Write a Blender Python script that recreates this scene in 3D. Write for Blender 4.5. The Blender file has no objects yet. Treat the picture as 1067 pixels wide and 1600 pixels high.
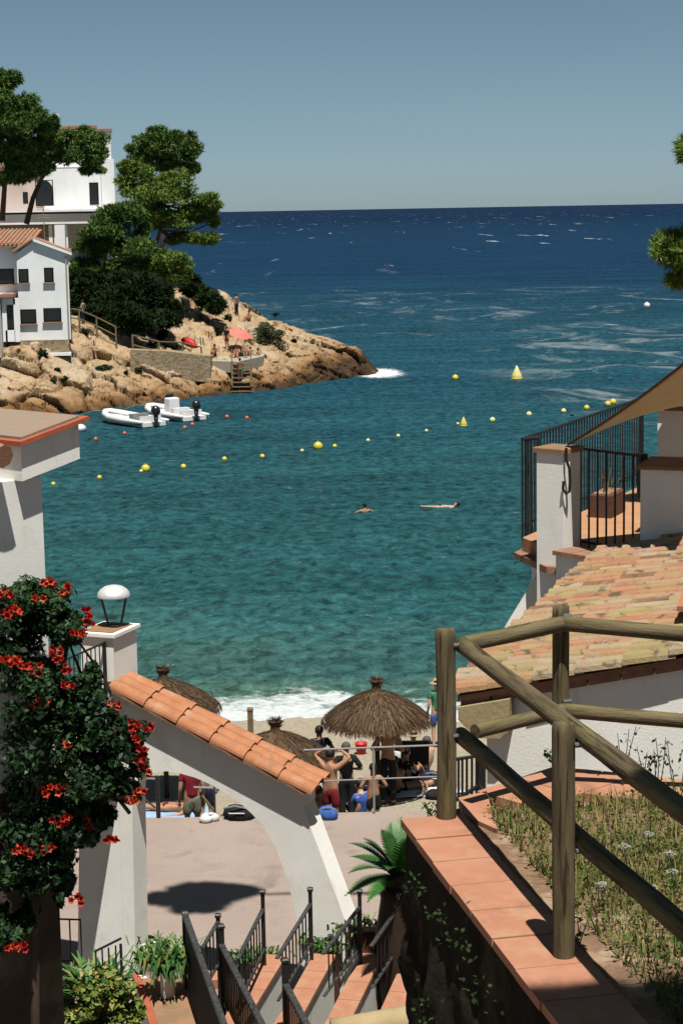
import bpy, bmesh, math, random
import numpy as np
from mathutils import Vector, Matrix, Euler, noise as mnoise
from mathutils.bvhtree import BVHTree

R = math.radians
rng = np.random.default_rng(7)
random.seed(7)
scene = bpy.context.scene
COL = scene.collection

# ------------------------------------------------------------------ camera
FPX, PW, PH = 3000.0, 1067.0, 1600.0
PITCH, ROLL = 8.96, -1.04
CAM_LOC = Vector((0, 0, 13.0))
CAM_ROT = Euler((R(90 - PITCH), 0, 0)).to_matrix() @ Matrix.Rotation(R(ROLL), 3, 'Z')
cam_data = bpy.data.cameras.new('camera')
cam = bpy.data.objects.new('camera', cam_data)
COL.objects.link(cam)
cam.matrix_world = Matrix.Translation(CAM_LOC) @ CAM_ROT.to_4x4()
cam_data.sensor_fit = 'VERTICAL'
cam_data.sensor_height = 24.0
cam_data.lens = FPX / PH * 24.0
cam_data.clip_start = 0.1
cam_data.clip_end = 60000
scene.camera = cam

# ------------------------------------------------------------------ light
SUN = Vector((0.077, -0.375, 1.0)).normalized()
world = bpy.data.worlds.new('World')
scene.world = world
world.use_nodes = True
wn = world.node_tree
bg = wn.nodes['Background']
sky = wn.nodes.new('ShaderNodeTexSky')
sky.sky_type = 'NISHITA'
sky.sun_disc = False
sky.sun_elevation = math.asin(SUN.z)
sky.sun_rotation = math.atan2(SUN.x, SUN.y)
sky.altitude = 0
sky.air_density = 0.41
sky.dust_density = 0.32
sky.ozone_density = 2.0
hsv = wn.nodes.new('ShaderNodeHueSaturation')
hsv.inputs['Hue'].default_value = 0.468
hsv.inputs['Saturation'].default_value = 0.85
hsv.inputs['Value'].default_value = 1.0
wn.links.new(sky.outputs[0], hsv.inputs['Color'])
wn.links.new(hsv.outputs[0], bg.inputs['Color'])
bg.inputs['Strength'].default_value = 0.0455
sun_data = bpy.data.lights.new('sun', 'SUN')
sun_data.energy = 5.0
sun_data.angle = R(0.53)
sun_data.color = (1.0, 0.96, 0.88)
sun = bpy.data.objects.new('sun', sun_data)
COL.objects.link(sun)
sun.rotation_euler = SUN.to_track_quat('Z', 'Y').to_euler()
scene.view_settings.view_transform = 'Standard'
scene.view_settings.look = 'None'
scene.view_settings.exposure = 0.55
scene.view_settings.gamma = 1.0
scene.view_settings.use_curve_mapping = False
try:
    scene.cycles.max_bounces = 6
    scene.cycles.diffuse_bounces = 2
    scene.cycles.glossy_bounces = 2
except Exception:
    pass

# ------------------------------------------------------------------ pixel helpers
def ray(px, py):
    d = Vector(((px - PW / 2) / FPX, -(py - PH / 2) / FPX, -1.0))
    return (CAM_ROT @ d).normalized()
def P(px, py, Y):
    d = ray(px, py)
    return CAM_LOC + d * (Y / d.y)
def Pz(px, py, z):
    d = ray(px, py)
    return CAM_LOC + d * ((z - CAM_LOC.z) / d.z)

# ------------------------------------------------------------------ materials
MATS = {}
ALB = .76
BRIGHT = ('white_stucco', 'white_wall_paint', 'silver_dome', 'pine_needles', 'sun_tinted_pine_needles')
def mat(name, c1, c2=None, scale=6.0, rough=0.85, bump=0.0, bscale=None, spec=0.25, c3=None,
        stretch=(1, 1, 1), contrast=(0.35, 0.65), metal=0.0, tint=None, s3=0.8, k3=(0.5, 0.62), bdist=0.02, trans=0.0):
    if name in MATS:
        return MATS[name]
    m = bpy.data.materials.new(name)
    m.use_nodes = True
    nt = m.node_tree
    b = nt.nodes['Principled BSDF']
    b.inputs['Roughness'].default_value = rough
    b.inputs['Metallic'].default_value = metal
    b.inputs['Specular IOR Level'].default_value = spec
    if c2 is None:
        c2 = tuple(v * 0.8 for v in c1)
    if name not in BRIGHT:      # albedo calibration to the exposure at the top
        c1, c2 = tuple(v * ALB for v in c1), tuple(v * ALB for v in c2)
        c3 = tuple(v * ALB for v in c3) if c3 else c3
        tint = [tuple(v * ALB for v in c) for c in tint] if tint else tint
    tc = nt.nodes.new('ShaderNodeTexCoord')
    mp = nt.nodes.new('ShaderNodeMapping')
    mp.inputs['Scale'].default_value = stretch
    nt.links.new(tc.outputs['Object'], mp.inputs['Vector'])
    def noise_n(s, det=6, rgh=0.6):
        n = nt.nodes.new('ShaderNodeTexNoise')
        n.inputs['Scale'].default_value = s
        n.inputs['Detail'].default_value = det
        n.inputs['Roughness'].default_value = rgh
        nt.links.new(mp.outputs[0], n.inputs['Vector'])
        return n
    def ramp(src, a, bb):
        r = nt.nodes.new('ShaderNodeMapRange')
        r.inputs['From Min'].default_value = a
        r.inputs['From Max'].default_value = bb
        nt.links.new(src, r.inputs['Value'])
        return r.outputs[0]
    def mix(f, a, bb):
        x = nt.nodes.new('ShaderNodeMix')
        x.data_type = 'RGBA'
        for sock, v in ((x.inputs[0], f), (x.inputs[6], a), (x.inputs[7], bb)):
            if hasattr(v, 'links'):
                nt.links.new(v, sock)
            elif isinstance(v, (int, float)):
                sock.default_value = v
            else:
                sock.default_value = (*v, 1)
        return x.outputs[2]
    n1 = noise_n(scale)
    col = mix(ramp(n1.outputs['Fac'], *contrast), c1, c2)
    if c3 is not None:
        n3 = noise_n(scale * s3, 5, 0.65)
        mp3 = nt.nodes.new('ShaderNodeVectorMath'); mp3.operation = 'ADD'
        mp3.inputs[1].default_value = (13.7, 5.1, 8.3)
        nt.links.new(mp.outputs[0], mp3.inputs[0]); nt.links.new(mp3.outputs[0], n3.inputs['Vector'])
        col = mix(ramp(n3.outputs['Fac'], *k3), col, c3)
    if tint:
        at = nt.nodes.new('ShaderNodeAttribute')
        at.attribute_name = 'tint'
        cr = nt.nodes.new('ShaderNodeValToRGB')
        els = cr.color_ramp.elements
        while len(els) < len(tint):
            els.new(0.5)
        for i, c in enumerate(tint):
            els[i].position = i / (len(tint) - 1)
            els[i].color = (*c, 1)
        nt.links.new(at.outputs['Fac'], cr.inputs['Fac'])
        col = mix(0.25 if c2 != c1 else 0.0, cr.outputs[0], col)
    nt.links.new(col, b.inputs['Base Color'])
    if bump:
        nb = noise_n(bscale or scale * 4, 8, 0.65)
        bp = nt.nodes.new('ShaderNodeBump')
        bp.inputs['Strength'].default_value = bump
        bp.inputs['Distance'].default_value = bdist
        nt.links.new(nb.outputs['Fac'], bp.inputs['Height'])
        nt.links.new(bp.outputs[0], b.inputs['Normal'])
    if trans:
        try:
            tb = nt.nodes.new('ShaderNodeBsdfTranslucent')
            nt.links.new(col, tb.inputs['Color'])
            ms = nt.nodes.new('ShaderNodeMixShader')
            ms.inputs[0].default_value = trans
            nt.links.new(b.outputs[0], ms.inputs[1]); nt.links.new(tb.outputs[0], ms.inputs[2])
            nt.links.new(ms.outputs[0], nt.nodes['Material Output'].inputs['Surface'])
        except Exception:
            pass
    MATS[name] = m
    return m

M = dict(
    stucco=mat('white_stucco', (.76, .75, .71), (.67, .66, .62), 1.2, .9, .3, 55, .1, c3=(.58, .56, .50), s3=2.0, k3=(.58, .82), bdist=.012),
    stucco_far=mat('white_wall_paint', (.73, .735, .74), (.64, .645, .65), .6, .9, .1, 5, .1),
    dark_wall=mat('shade_brown_plaster', (.085, .068, .052), (.05, .04, .032), 1.4, .95, .5, 25, .1, c3=(.12, .10, .08)),  # brown base that paints shade into the plaster
    shade_wall=mat('shade_dark_rubble', (.030, .025, .018), (.014, .012, .009), 2.2, .95, .9, 9, .08, c3=(.065, .052, .03), k3=(.56, .7), bdist=.06),  # near-black rubble; the wall's shade is put into this colour
    pink=mat('pink_render', (.66, .52, .47), (.56, .44, .40), .8, .9),
    terra=mat('terracotta_slab', (.48, .225, .14), (.41, .185, .112), 3.0, .8, .35, 40, .25, c3=(.47, .27, .165), k3=(.50, .70), s3=1.5, bdist=.006),
    terra2=mat('sandy_terracotta', (.36, .20, .11), (.30, .16, .085), 2.5, .85, .3, 40, .2, c3=(.25, .165, .10), bdist=.006),
    mortar=mat('pale_mortar', (.50, .40, .30), (.42, .33, .25), 9, .9, .3),
    tile=mat('orange_barrel_tile', (.47, .20, .095), (.39, .155, .07), 5, .75, .25, 30, .3, c3=(.47, .26, .15), k3=(.54, .7), bdist=.006),
    oldtile=mat('weathered_roof_tile', (.30, .20, .14), (.40, .32, .20), 5, .9, .6, 45, .15,
                tint=[(.20, .09, .05), (.44, .185, .10), (.44, .24, .15), (.40, .29, .18), (.46, .20, .105), (.33, .26, .11), (.43, .34, .23), (.40, .17, .09)],
                c3=(.17, .14, .085), k3=(.54, .68), s3=2.2, bdist=.02),
    redtile=mat('red_roof_tile', (.40, .17, .095), (.33, .19, .12), 2, .85, .3, 20, .2, c3=(.34, .27, .2)),
    pinktile=mat('faded_roof_slab', (.36, .235, .17), (.30, .235, .18), 5, .9, .4, 30, .1, c3=(.27, .24, .19), k3=(.45, .6), stretch=(1, 3, 1)),
    redtrim=mat('red_edge_tile', (.45, .12, .06), (.36, .09, .05), 5, .8, .3),
    logs=mat('weathered_log', (.19, .150, .088), (.085, .066, .038), 6, .9, .8, 22, .12, c3=(.19, .165, .07), stretch=(3.2, 3.2, .32), k3=(.52, .66), bdist=.014),
    iron=mat('black_iron', (.012, .012, .013), (.02, .02, .02), 20, .5, .2, 60, .4),
    ironworn=mat('worn_black_iron', (.02, .02, .02), (.07, .07, .07), 14, .55, .3, 40, .4),
    steel=mat('grey_steel', (.42, .42, .42), (.34, .34, .34), 10, .45, 0, metal=.5),
    galv=mat('galvanised_bolt', (.25, .26, .27), (.2, .2, .21), 20, .4, 0, metal=.6),
    lampmetal=mat('silver_dome', (.66, .66, .66), (.58, .58, .58), 30, .45, .2, 90, .4, metal=.35),
    prom=mat('pink_paving', (.37, .295, .255), (.335, .265, .23), .5, .9, .3, 30, .15, c3=(.30, .235, .205), k3=(.5, .75), s3=3, bdist=.005),
    sand=mat('coarse_sand', (.44, .385, .29), (.34, .295, .22), 9, .95, .9, 7, .1, c3=(.18, .15, .115), s3=3.3, k3=(.52, .66), bdist=.05),
    soil=mat('dry_soil', (.31, .19, .12), (.22, .14, .09), 5, .95, .9, 14, .1, c3=(.42, .30, .20), bdist=.04),
    thatch=mat('dry_thatch', (.16, .11, .07), (.16, .11, .07), 9, .95, 0, tint=[(.03, .02, .013), (.075, .046, .028), (.12, .078, .046), (.19, .12, .07)], spec=.08),
    thatchcore=mat('thatch_underside', (.05, .036, .024), (.03, .02, .014), 9, .95),
    pole=mat('brown_pole', (.09, .06, .04), (.05, .035, .025), 9, .9, .3, stretch=(3, 3, .5)),
    pine=mat('pine_needles', (.05, .085, .018), (.05, .085, .018), 3, .75, tint=[(.022, .050, .013), (.050, .100, .022), (.095, .160, .034), (.16, .22, .05)], spec=.12),
    pinel=mat('sun_tinted_pine_needles', (.05, .085, .018), (.05, .085, .018), 3, .75, tint=[(.038, .070, .015), (.090, .15, .027), (.15, .22, .04), (.22, .28, .06)], spec=.12),  # lighter copy of the needles, sunlight put into the tint
    bark=mat('pine_bark', (.10, .07, .05), (.055, .04, .03), 5, .95, .5, stretch=(2, 2, .5)),
    bush=mat('shrub_leaves', (.03, .06, .015), (.03, .06, .015), 3, .8, tint=[(.008, .020, .007), (.020, .042, .012), (.042, .072, .018)], spec=.1),
    greyshrub=mat('grey_green_shrub', (.06, .08, .04), (.06, .08, .04), 3, .8, tint=[(.03, .045, .022), (.06, .08, .035), (.09, .11, .05)]),
    vine=mat('vine_leaves', (.04, .1, .03), (.04, .1, .03), 3, .55, tint=[(.008, .028, .009), (.016, .052, .014), (.026, .078, .018), (.055, .11, .028)], spec=.3, trans=.15),
    flower=mat('orange_red_petal', (.62, .07, .02), (.62, .07, .02), 3, .6, tint=[(.28, .012, .010), (.45, .024, .014), (.56, .045, .020), (.60, .11, .05)], trans=.15),
    yellowleaf=mat('yellow_green_leaf', (.25, .28, .05), (.25, .28, .05), 3, .6, tint=[(.04, .09, .015), (.12, .19, .03), (.26, .28, .06), (.40, .36, .12)], trans=.15),
    spiky=mat('pale_spiky_leaf', (.2, .27, .1), (.2, .27, .1), 3, .6, tint=[(.05, .11, .03), (.14, .22, .06), (.30, .36, .18)]),
    cycad=mat('cycad_leaf', (.03, .1, .02), (.03, .1, .02), 3, .5, tint=[(.012, .050, .010), (.026, .10, .018), (.055, .17, .03), (.24, .22, .07)], spec=.35),
    grass=mat('dry_grass', (.2, .2, .06), (.2, .2, .06), 3, .8, tint=[(.04, .075, .016), (.085, .13, .028), (.19, .19, .055), (.30, .235, .10), (.38, .26, .14)], trans=.15, spec=.15),
    weed=mat('weed_leaf', (.07, .14, .03), (.07, .14, .03), 3, .7, tint=[(.02, .06, .012), (.05, .11, .02), (.10, .17, .035)], trans=.15),
    whiteflower=mat('white_umbel', (.40, .40, .34), (.28, .29, .24), 10, .8),
    purple=mat('violet_petal', (.30, .16, .38), (.25, .12, .3), 10, .7),
    glassdark=mat('dark_window', (.015, .018, .02), (.02, .022, .025), 3, .25, 0, spec=.5),
    white=mat('white_gelcoat', (.80, .80, .80), (.74, .74, .74), 4, .4, 0, spec=.4),
    greyrub=mat('grey_rubber', (.25, .26, .27), (.2, .2, .21), 4, .6),
    black=mat('black_cloth', (.010, .010, .012), (.016, .016, .018), 12, .85),
    blackgloss=mat('black_cowling', (.012, .012, .013), (.02, .02, .02), 6, .3, 0, spec=.5),
    yellow=mat('yellow_plastic', (.72, .60, .06), (.64, .52, .05), 8, .5, 0, spec=.35),
    paleyellow=mat('pale_yellow_plastic', (.75, .70, .32), (.7, .64, .25), 8, .5, 0),
    orange=mat('orange_plastic', (.70, .15, .05), (.6, .12, .04), 8, .5),
    red=mat('red_plastic', (.60, .03, .03), (.5, .025, .025), 8, .5),
    redcloth=mat('dark_red_cloth', (.24, .018, .025), (.17, .012, .02), 9, .9),
    coral=mat('coral_parasol_cloth', (.72, .22, .18), (.62, .17, .14), 4, .8),
    blue=mat('blue_cloth', (.05, .13, .42), (.035, .09, .3), 9, .9),
    paleblue=mat('pale_blue_towel', (.35, .5, .72), (.28, .42, .62), 9, .9),
    navy=mat('navy_cloth', (.014, .02, .05), (.01, .015, .035), 9, .9),
    greycloth=mat('grey_green_cloth', (.20, .20, .155), (.15, .15, .12), 16, .9),
    whitecloth=mat('white_cloth', (.72, .72, .72), (.6, .6, .6), 9, .9),
    green=mat('green_cloth', (.06, .22, .12), (.05, .18, .1), 9, .9),
    skin=mat('tanned_skin', (.45, .235, .14), (.38, .19, .11), 7, .55, 0, spec=.35),
    skin2=mat('fair_skin', (.58, .36, .25), (.52, .30, .20), 7, .55, 0, spec=.35),
    skin3=mat('deep_tan_skin', (.30, .13, .07), (.24, .10, .055), 7, .55, 0, spec=.35),
    hair=mat('dark_hair', (.012, .009, .007), (.022, .016, .012), 20, .6),
    hairgrey=mat('grey_hair', (.10, .09, .085), (.07, .065, .06), 20, .7),
    hairfair=mat('straw_hat', (.50, .36, .20), (.42, .30, .16), 20, .8),
    sail=mat('tan_shade_cloth', (.56, .45, .31), (.52, .415, .285), 3, .9, .2, 60, .1, trans=.6),
    rope=mat('pale_rope', (.5, .46, .4), (.42, .38, .33), 20, .9),
    wood=mat('pale_wood_rail', (.22, .17, .09), (.15, .115, .065), 8, .9),
    stone=mat('dry_stone_wall', (.40, .31, .20), (.26, .20, .125), 2.2, .95, 1.0, 2.4, .1, c3=(.40, .33, .23), s3=1.6, bdist=.15),
    concrete=mat('pale_concrete', (.42, .39, .33), (.34, .31, .25), 2, .9, .2),
    brick=mat('brick_slab', (.36, .19, .12), (.26, .14, .09), 12, .9, .5, 30),
    tan=mat('tan_plaster', (.42, .33, .19), (.34, .26, .14), 4, .9, .4, 20, .1),
    claypot=mat('clay_planter', (.13, .06, .038), (.085, .042, .028), 8, .85, .3),
    darkpot=mat('dark_glazed_clay', (.045, .028, .020), (.030, .020, .015), 6, .6, .2),
    termite=mat('terrace_tile', (.50, .27, .14), (.42, .23, .12), 4, .8, .2, 30, .2),
)

def add_cracks(m, stretch, scale, lo, hi, dark):
    nt = m.node_tree; b = nt.nodes['Principled BSDF']
    src = b.inputs['Base Color'].links[0].from_socket
    tc = nt.nodes.new('ShaderNodeTexCoord'); mp = nt.nodes.new('ShaderNodeMapping'); mp.inputs['Scale'].default_value = stretch
    nt.links.new(tc.outputs['Object'], mp.inputs['Vector'])
    n = nt.nodes.new('ShaderNodeTexNoise'); n.inputs['Scale'].default_value = scale; n.inputs['Detail'].default_value = 7; n.inputs['Distortion'].default_value = .6
    nt.links.new(mp.outputs[0], n.inputs['Vector'])
    r = nt.nodes.new('ShaderNodeMapRange'); r.inputs['From Min'].default_value = lo; r.inputs['From Max'].default_value = hi
    nt.links.new(n.outputs['Fac'], r.inputs['Value'])
    x = nt.nodes.new('ShaderNodeMix'); x.data_type = 'RGBA'
    nt.links.new(r.outputs[0], x.inputs[0]); nt.links.new(src, x.inputs[6]); x.inputs[7].default_value = (*[v * (ALB if m.name not in BRIGHT else 1) for v in dark], 1)
    nt.links.new(x.outputs[2], b.inputs['Base Color'])
add_cracks(M['logs'], (10, 10, .55), 2.6, .585, .66, (.045, .034, .02))
add_cracks(M['prom'], (1, 1, 1), 1.1, .62, .74, (.25, .20, .175))
add_cracks(M['stucco'], (1, 1, .35), 2.4, .60, .80, (.52, .49, .43))
add_cracks(M['oldtile'], (1, 1, 1), 1.3, .56, .68, (.36, .30, .145))
add_cracks(M['oldtile'], (1, 1, 1), 2.1, .56, .68, (.36, .28, .20))
add_cracks(M['oldtile'], (1, 1, 1), 7.0, .56, .68, (.13, .095, .06))
add_cracks(M['oldtile'], (1, 1, 1), 3.4, .60, .70, (.46, .21, .12))
add_cracks(M['tile'], (1, 1, 1), 4.0, .58, .74, (.30, .15, .085))
add_cracks(M['terra'], (1, 1, 1), 2.2, .60, .76, (.29, .13, .08))
def pave(m, w, h, dark):
    nt = m.node_tree; b = nt.nodes['Principled BSDF']
    src = b.inputs['Base Color'].links[0].from_socket
    tc = nt.nodes.new('ShaderNodeTexCoord')
    bt = nt.nodes.new('ShaderNodeTexBrick'); bt.inputs['Scale'].default_value = 1.0
    bt.inputs['Brick Width'].default_value = w; bt.inputs['Row Height'].default_value = h; bt.inputs['Mortar Size'].default_value = .008
    bt.inputs['Color1'].default_value = (1.08, 1.07, 1.06, 1); bt.inputs['Color2'].default_value = (.90, .90, .90, 1); bt.inputs['Mortar'].default_value = (*dark, 1)
    nt.links.new(tc.outputs['Object'], bt.inputs['Vector'])
    x = nt.nodes.new('ShaderNodeMix'); x.data_type = 'RGBA'; x.blend_type = 'MULTIPLY'; x.inputs[0].default_value = .18
    nt.links.new(src, x.inputs[6]); nt.links.new(bt.outputs['Color'], x.inputs[7])
    nt.links.new(x.outputs[2], b.inputs['Base Color'])
pave(M['prom'], .22, .11, (.62, .6, .58))

# ------------------------------------------------------------------ mesh builder
ORIG = {}
class MB:
    def __init__(s):
        s.v = []; s.f = []; s.t = []
    def add(s, verts, faces, tint=0.5):
        o = len(s.v)
        s.v.extend([Vector(v) for v in verts])
        s.f.extend([tuple(i + o for i in f) for f in faces])
        s.t.extend([tint] * len(faces))
        return s
    def box(s, c, size, rz=0.0, tint=.5):
        c = Vector(c); hx, hy, hz = (q / 2 for q in size)
        m = Matrix.Rotation(rz, 3, 'Z')
        vs = [c + m @ Vector((x * hx, y * hy, z * hz)) for z in (-1, 1) for y in (-1, 1) for x in (-1, 1)]
        return s.add(vs, [(0, 2, 3, 1), (4, 5, 7, 6), (0, 1, 5, 4), (2, 6, 7, 3), (0, 4, 6, 2), (1, 3, 7, 5)], tint)
    def bevbox(s, c, size, rz=0.0, b=.01, tint=.5):
        """box with chamfered top rim"""
        c = Vector(c); hx, hy, hz = (q / 2 for q in size)
        m = Matrix.Rotation(rz, 3, 'Z')
        rings = [(-hz, 0), (hz - b, 0), (hz, b)]
        vs = []
        for z, i in rings:
            for x, y in ((-1, -1), (1, -1), (1, 1), (-1, 1)):
                vs.append(c + m @ Vector((x * (hx - i), y * (hy - i), z)))
        fs = [(3, 2, 1, 0), (8, 9, 10, 11)]
        for k in (0, 4):
            for i in range(4):
                j = (i + 1) % 4
                fs.append((k + i, k + j, k + 4 + j, k + 4 + i))
        return s.add(vs, fs, tint)
    def prism(s, poly, z0, z1, tint=.5):
        n = len(poly)
        a = sum(poly[i][0] * poly[(i + 1) % n][1] - poly[(i + 1) % n][0] * poly[i][1] for i in range(n))
        if a < 0:
            poly = list(reversed(poly))
        vs = [Vector((p[0], p[1], z0)) for p in poly] + [Vector((p[0], p[1], z1)) for p in poly]
        fs = [tuple(range(n - 1, -1, -1)), tuple(range(n, 2 * n))]
        fs += [(i, (i + 1) % n, n + (i + 1) % n, n + i) for i in range(n)]
        return s.add(vs, fs, tint)
    def slab(s, poly, off, tint=.5):
        """planar 3-D polygon extruded by vector off"""
        n = len(poly); off = Vector(off)
        vs = [Vector(p) for p in poly] + [Vector(p) + off for p in poly]
        nrm = Vector((0, 0, 0))
        for i in range(n):
            nrm += Vector(poly[i]).cross(Vector(poly[(i + 1) % n]))
        fs = [tuple(range(n - 1, -1, -1)), tuple(range(n, 2 * n))] + [(i, (i + 1) % n, n + (i + 1) % n, n + i) for i in range(n)]
        if nrm.dot(off) < 0:
            fs = [tuple(reversed(f)) for f in fs]
        return s.add(vs, fs, tint)
    def tube(s, pts, rad, n=8, caps=True, tint=.5):
        pts = [Vector(p) for p in pts]
        if not hasattr(rad, '__len__'):
            rad = [rad] * len(pts)
        vs = []; up = None
        for i, p in enumerate(pts):
            a = pts[max(i - 1, 0)]; b = pts[min(i + 1, len(pts) - 1)]
            t = (b - a).normalized()
            if up is None:
                up = Vector((0, 0, 1)) if abs(t.z) < .9 else Vector((0, 1, 0))
            u = (up - t * up.dot(t)).normalized(); w = t.cross(u); up = u
            for k in range(n):
                an = 2 * math.pi * k / n
                vs.append(p + (u * math.cos(an) + w * math.sin(an)) * rad[i])
        fs = []
        for i in range(len(pts) - 1):
            for k in range(n):
                k2 = (k + 1) % n
                fs.append((i * n + k, i * n + k2, (i + 1) * n + k2, (i + 1) * n + k))
        if caps:
            fs.append(tuple(range(n - 1, -1, -1)))
            fs.append(tuple((len(pts) - 1) * n + k for k in range(n)))
        return s.add(vs, fs, tint)
    def lathe(s, base, prof, n=16, tint=.5, sx=1.0, sy=1.0):
        base = Vector(base); vs = []; fs = []
        for r, z in prof:
            for k in range(n):
                a = 2 * math.pi * k / n
                vs.append(base + Vector((r * sx * math.cos(a), r * sy * math.sin(a), z)))
        for i in range(len(prof) - 1):
            for k in range(n):
                k2 = (k + 1) % n
                fs.append((i * n + k, i * n + k2, (i + 1) * n + k2, (i + 1) * n + k))
        fs.append(tuple(range(n - 1, -1, -1)))
        fs.append(tuple((len(prof) - 1) * n + k for k in range(n)))
        return s.add(vs, fs, tint)
    def ball(s, c, r, n=10, tint=.5, rot=None):
        c = Vector(c); r = r if hasattr(r, '__len__') else (r, r, r)
        m = n // 2 + 1; vs = []; fs = []
        for i in range(m + 1):
            ph = math.pi * (i + .02) / (m + .04) - math.pi / 2
            for k in range(n):
                a = 2 * math.pi * k / n
                q = Vector((r[0] * math.cos(ph) * math.cos(a), r[1] * math.cos(ph) * math.sin(a), r[2] * math.sin(ph)))
                if rot is not None: q = rot @ q
                vs.append(c + q)
        for i in range(m):
            for k in range(n):
                k2 = (k + 1) % n
                fs.append((i * n + k, i * n + k2, (i + 1) * n + k2, (i + 1) * n + k))
        fs.append(tuple(range(n - 1, -1, -1))); fs.append(tuple(m * n + k for k in range(n)))
        return s.add(vs, fs, tint)
    def join(s, other):
        o = len(s.v); s.v += other.v; s.f += [tuple(i + o for i in f) for f in other.f]; s.t += other.t
        return s
    def build(s, name, m, parent=None, loc=None, smooth=False):
        if parent is not None:
            o0 = ORIG[parent.name]
        elif loc is not None:
            o0 = Vector(loc)
        else:
            zs = [v.z for v in s.v]
            o0 = Vector((sum(v.x for v in s.v) / len(s.v), sum(v.y for v in s.v) / len(s.v), min(zs)))
        me = bpy.data.meshes.new(name)
        me.from_pydata([v - o0 for v in s.v], [], s.f)
        at = me.attributes.new('tint', 'FLOAT', 'FACE')
        at.data.foreach_set('value', s.t)
        me.materials.append(m)
        if smooth:
            me.polygons.foreach_set('use_smooth', [True] * len(me.polygons))
        ob = bpy.data.objects.new(name, me)
        COL.objects.link(ob)
        if parent is not None:
            ob.parent = parent
        else:
            ob.location = o0
        ORIG[ob.name] = o0
        return ob

def np_mesh(name, V, k, tint, m, parent=None, loc=(0, 0, 0), smooth=False):
    """V: (N*k,3) array, faces of k verts each"""
    o0 = ORIG[parent.name] if parent is not None else Vector(loc)
    V = np.asarray(V, dtype=np.float32) - np.array(o0, dtype=np.float32)
    nf = len(V) // k
    me = bpy.data.meshes.new(name)
    me.vertices.add(len(V)); me.vertices.foreach_set('co', V.ravel())
    me.loops.add(len(V)); me.loops.foreach_set('vertex_index', np.arange(len(V), dtype=np.int32))
    me.polygons.add(nf); me.polygons.foreach_set('loop_start', np.arange(0, len(V), k, dtype=np.int32))
    me.polygons.foreach_set('loop_total', np.full(nf, k, dtype=np.int32))
    me.update(calc_edges=True)
    at = me.attributes.new('tint', 'FLOAT', 'FACE')
    at.data.foreach_set('value', np.asarray(tint, dtype=np.float32))
    me.materials.append(m)
    ob = bpy.data.objects.new(name, me)
    COL.objects.link(ob)
    if parent is not None: ob.parent = parent
    else: ob.location = o0
    ORIG[ob.name] = Vector(o0)
    return ob

def tag(o, label, cat, group=None):
    o['label'] = label; o['category'] = cat
    if group: o['group'] = group
    return o
def thing(name, label, cat, loc, group=None):
    o = bpy.data.objects.new(name, None)
    o.empty_display_size = .2
    COL.objects.link(o); o.location = loc
    ORIG[o.name] = Vector(loc)
    return tag(o, label, cat, group)
def kind(o, k):
    o['kind'] = k
    return o
def dup(root, loc, label=None, rz=None):
    r = root.copy(); COL.objects.link(r); r.location = loc
    ORIG[r.name] = Vector(loc)
    if rz is not None: r.rotation_euler = (0, 0, rz)
    if label: r['label'] = label
    for ch in root.children:
        c = ch.copy(); COL.objects.link(c); c.parent = r; ORIG[c.name] = Vector(loc)
        for g in ch.children:
            d = g.copy(); COL.objects.link(d); d.parent = c; ORIG[d.name] = Vector(loc)
    return r

# ------------------------------------------------------------------ foliage
def rand_dirs(n):
    d = rng.normal(size=(n, 3)); return d / np.linalg.norm(d, axis=1)[:, None]
def shell_points(c, r, n, power=.45):
    d = rand_dirs(n)
    rad = rng.random(n) ** power
    return np.array(c) + d * rad[:, None] * np.array(r), d
def tufts(pos, dirs, ln, wd, blades=4, up=.35):
    """needle tufts: each a spray of thin triangles"""
    n = len(pos); out = []; tin = []
    base_t = np.clip(rng.normal(.45, .28, n), 0, 1)
    for b in range(blades):
        d = dirs + rng.normal(size=(n, 3)) * .75 + np.array([0, 0, up])
        d /= np.linalg.norm(d, axis=1)[:, None]
        s = np.cross(d, rng.normal(size=(n, 3))); s /= np.linalg.norm(s, axis=1)[:, None] + 1e-6
        L = (ln * rng.uniform(.6, 1.3, n))[:, None]
        w = wd * rng.uniform(.6, 1.3, n)[:, None]
        tri = np.stack([pos - s * w, pos + s * w, pos + d * L], 1)
        out.append(tri); tin.append(base_t)
    return np.concatenate(out).reshape(-1, 3), np.concatenate(tin)
def leaves(pos, dirs, ln, wd, up=.3, flat=.6, tmean=.45, tsd=.25):
    """quad leaves (rhombus) facing outward-ish"""
    n = len(pos)
    nrm = dirs * (1 - flat) + rng.normal(size=(n, 3)) * .55 + np.array([0, 0, up])
    nrm /= np.linalg.norm(nrm, axis=1)[:, None]
    a = np.cross(nrm, rng.normal(size=(n, 3))); a /= np.linalg.norm(a, axis=1)[:, None]
    b = np.cross(nrm, a)
    L = (ln * rng.uniform(.6, 1.3, n))[:, None]; w = (wd * rng.uniform(.6, 1.3, n))[:, None]
    q = np.stack([pos - a * L * .5, pos + b * w * .5 - a * L * .05, pos + a * L * .5 - nrm * L * .12, pos - b * w * .5 - a * L * .05], 1)
    return q.reshape(-1, 3), np.clip(rng.normal(tmean, tsd, n), 0, 1)
def crown_points(blobs, sub, n_per, subr=.42):
    ps = []; ds = []
    for c, r in blobs:
        c = np.array(c, dtype=float); r = np.array(r if hasattr(r, '__len__') else (r, r, r), dtype=float)
        for k in range(sub):
            d = rand_dirs(1)[0]
            cc = c + d * r * rng.uniform(.45, .85)
            rr = r * subr * rng.uniform(.7, 1.35)
            rr[2] *= .75
            p, dd = shell_points(cc, rr, n_per)
            ps.append(p); ds.append(dd)
    return np.concatenate(ps), np.concatenate(ds)

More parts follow.
